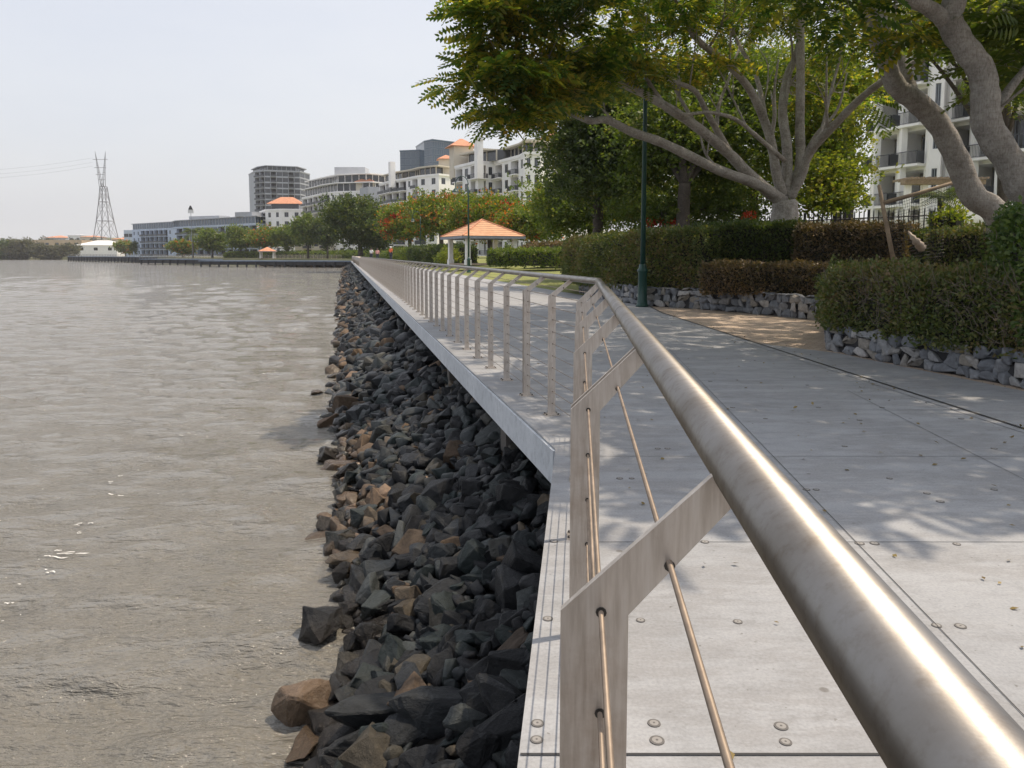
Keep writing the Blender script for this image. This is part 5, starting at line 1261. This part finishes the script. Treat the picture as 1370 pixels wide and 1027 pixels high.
# ------------------------------------------------------------------ pylon
c = XY(143, 700); Zp = 700; root = empty('transmission_tower', (c.x, Zp, 0)); tag(root, 'tall lattice transmission tower with a forked top beyond the river', 'pylon')
zt = EYE+137*Zp/F; zw = EYE+118*Zp/F; zk = EYE+90*Zp/F
b = MB(); k_ = Zp/F
W_ = [(0,16*k_),(EYE+20*k_,11.5*k_),(EYE+45*k_,8*k_),(EYE+70*k_,5*k_),(zk,3.2*k_)]
cor = lambda w, z: [Vector((c.x+sx*w, Zp+sy*w*.9, z)) for sx, sy in ((-1,-1),(1,-1),(1,1),(-1,1))]
lv = [cor(w, z) for z, w in W_]
for l0, l1 in zip(lv, lv[1:]):
    for i in range(4):
        b.tube([l0[i], l1[i]], .38, 4); b.tube([l1[i], l1[(i+1)%4]], .2, 4); b.tube([l0[i], l1[(i+1)%4]], .17, 4); b.tube([l0[(i+1)%4], l1[i]], .17, 4)
b.build('lattice_body', M['pylon'], root)
for sg, px in ((-1, 127), (1, 141)):
    b = MB(); tip = P(px, 202, Zp); base = [Vector((c.x-3*k_+ (0 if sg < 0 else 3*k_) + dx*k_*1.5, Zp+dy*1.5, zk)) for dx, dy in ((-.9,-1),(.9,-1),(.9,1),(-.9,1))]
    for p in base: b.tube([p, tip], [.26,.12], 4)
    for t in (.2,.4,.6,.8):
        q = [p.lerp(tip, t) for p in base]
        for i in range(4): b.tube([q[i], q[(i+1)%4]], .12, 4)
    b.build('horn', M['pylon'], root)
for v, w in ((213,10),(224,8),(233,6)):
    b = MB(); a = P(134-w, v, Zp); c2 = P(134+w, v, Zp); b.tube([a, c2], .2, 4)
    b.build('crossarm', M['pylon'], root)
for i, v in enumerate((211,217,222)):
    b = MB(); a = P(124, v, Zp); e = P(-300, v-4, 760); pts = [a.lerp(e, t)+Vector((0,0,-14*4*t*(1-t))) for t in [j/12 for j in range(13)]]; b.tube(pts, .06, 4)
    o = b.build('power_line', [M['pylon']]); tag(o, ['uppermost', 'middle', 'lowest'][i]+' power line running left from the transmission tower', 'power line', 'power lines of the transmission tower')
# ------------------------------------------------------------------ people
def person(label, x, y, z, rz, top, bottom, H=1.7, hat=None):
    root_loc = Vector((x, y, z)); k = H/1.7
    J = {'pel':(0,0,.93),'chest':(0,.0,1.28),'neck':(0,0,1.44),'head':(0,-.01,1.56),'htop':(0,0,1.67),'shl':(-.18,0,1.38),'ell':(-.23,.03,1.12),'hal':(-.21,-.08,.90),'shr':(.18,0,1.38),'elr':(.24,.02,1.12),'har':(.22,-.1,.92),
         'hil':(-.09,0,.90),'knl':(-.10,-.06,.50),'anl':(-.10,.06,.09),'tol':(-.11,-.10,.04),'hir':(.09,0,.90),'knr':(.10,-.02,.49),'anr':(.10,-.02,.09),'tor':(.11,-.16,.04)}
    Rd = {'pel':.13,'chest':.14,'neck':.055,'head':.095,'htop':.06,'shl':.065,'ell':.042,'hal':.03,'shr':.065,'elr':.042,'har':.03,'hil':.09,'knl':.06,'anl':.04,'tol':.03,'hir':.09,'knr':.06,'anr':.04,'tor':.03}
    E = [('pel','chest'),('chest','neck'),('neck','head'),('head','htop'),('chest','shl'),('shl','ell'),('ell','hal'),('chest','shr'),('shr','elr'),('elr','har'),('pel','hil'),('hil','knl'),('knl','anl'),('anl','tol'),('pel','hir'),('hir','knr'),('knr','anr'),('anr','tor')]
    def skin(nm, keys, grow, mat, parent=None):
        ks = [q for q in J if q in keys]; me = bpy.data.meshes.new(nm)
        me.from_pydata([Vector(J[q])*k for q in ks], [(ks.index(a), ks.index(c)) for a, c in E if a in ks and c in ks], [])
        o = link(nm, me, mat); m = o.modifiers.new('skin', 'SKIN'); o.modifiers.new('sub', 'SUBSURF').levels = 1
        for i, q in enumerate(ks): me.skin_vertices[0].data[i].radius = ((Rd[q]+grow)*k,)*2
        me.skin_vertices[0].data[0].use_root = True
        if parent: o.parent = parent
        return o
    body = skin('person', list(J), 0, M['skin']); body.location = root_loc; body.rotation_euler.z = rz; tag(body, label, 'person')
    skin('shirt', ['pel','chest','shl','ell','shr','elr'], .018, top, body)
    skin('trousers', ['pel','hil','knl','anl','hir','knr','anr'], .02, bottom, body)
    b = MB(); b.lathe([(.02,.0),(.10,.03),(.125,.08),(.11,.15),(.05,.20),(.01,.21)], (0,.012*k,1.515*k), 14); o = b.build('hat' if hat else 'hair', hat or M['hair'], None, smooth=True); o.parent = body
zg = .95
c = XY(523, 92); person('person in an orange top and white hat on the path beyond the railing', c.x, c.y, zg, rad(150), M['cloth_orange'], M['cloth_dark'], 1.66, M['cloth_white'])
c = XY(505, 98); person('person in a pinkish top walking left of the one in orange', c.x, c.y, .75, rad(10), M['cloth_pink'], M['cloth_dark'], 1.7)
c = XY(497, 100); person('person in a white shirt, leftmost of the walking group', c.x, c.y, .8, rad(-20), M['cloth_white'], M['cloth_dark'], 1.72)

n_ = 520; pp = []
for k in range(n_):
    t = R.random(); y = 2+R.random()**.8*20; x = R.uniform(.35+NK*y if y < 7 else 1.9+LK*y+.3, 4.6+.02*y)
    if R.random() < .45: x = 4.5+R.uniform(-.4,.3)
    pp.append((x, y, .012))
dd = NR.normal(size=(n_,3)); dd[:,2] *= .15
V, Fq = inst(T_LEAF, np.array(pp), dd, NR.uniform(.02,.055,n_), NR.normal(0,.3,n_))
M['litter'] = mk_leaf('dry_leaf', [(0,(.10,.07,.03)),(.5,(.18,.13,.05)),(1,(.26,.20,.07))], .1)
o = link('fallen_leaves', arr_mesh('fallen_leaves', V, Fq), M['litter']); tag(o, 'dry fallen leaves scattered over the promenade', 'leaves', kind='stuff')
# ------------------------------------------------------------------ air
b = MB(); b.box((0, 1600, 55), (5990, 4300, 122)); o = b.build('haze', []); tag(o, kind='stuff')
hm = bpy.data.materials.new('haze'); hm.use_nodes = True; hn = hm.node_tree; hn.nodes.remove(hn.nodes['Principled BSDF'])
pv = hn.nodes.new('ShaderNodeVolumePrincipled'); pv.inputs['Color'].default_value = (.93,.95,1,1); pv.inputs['Density'].default_value = .00013; pv.inputs['Anisotropy'].default_value = .2
hn.links.new(pv.outputs[0], hn.nodes['Material Output'].inputs['Volume']); o.data.materials.append(hm)
S.cycles.volume_bounces = 1
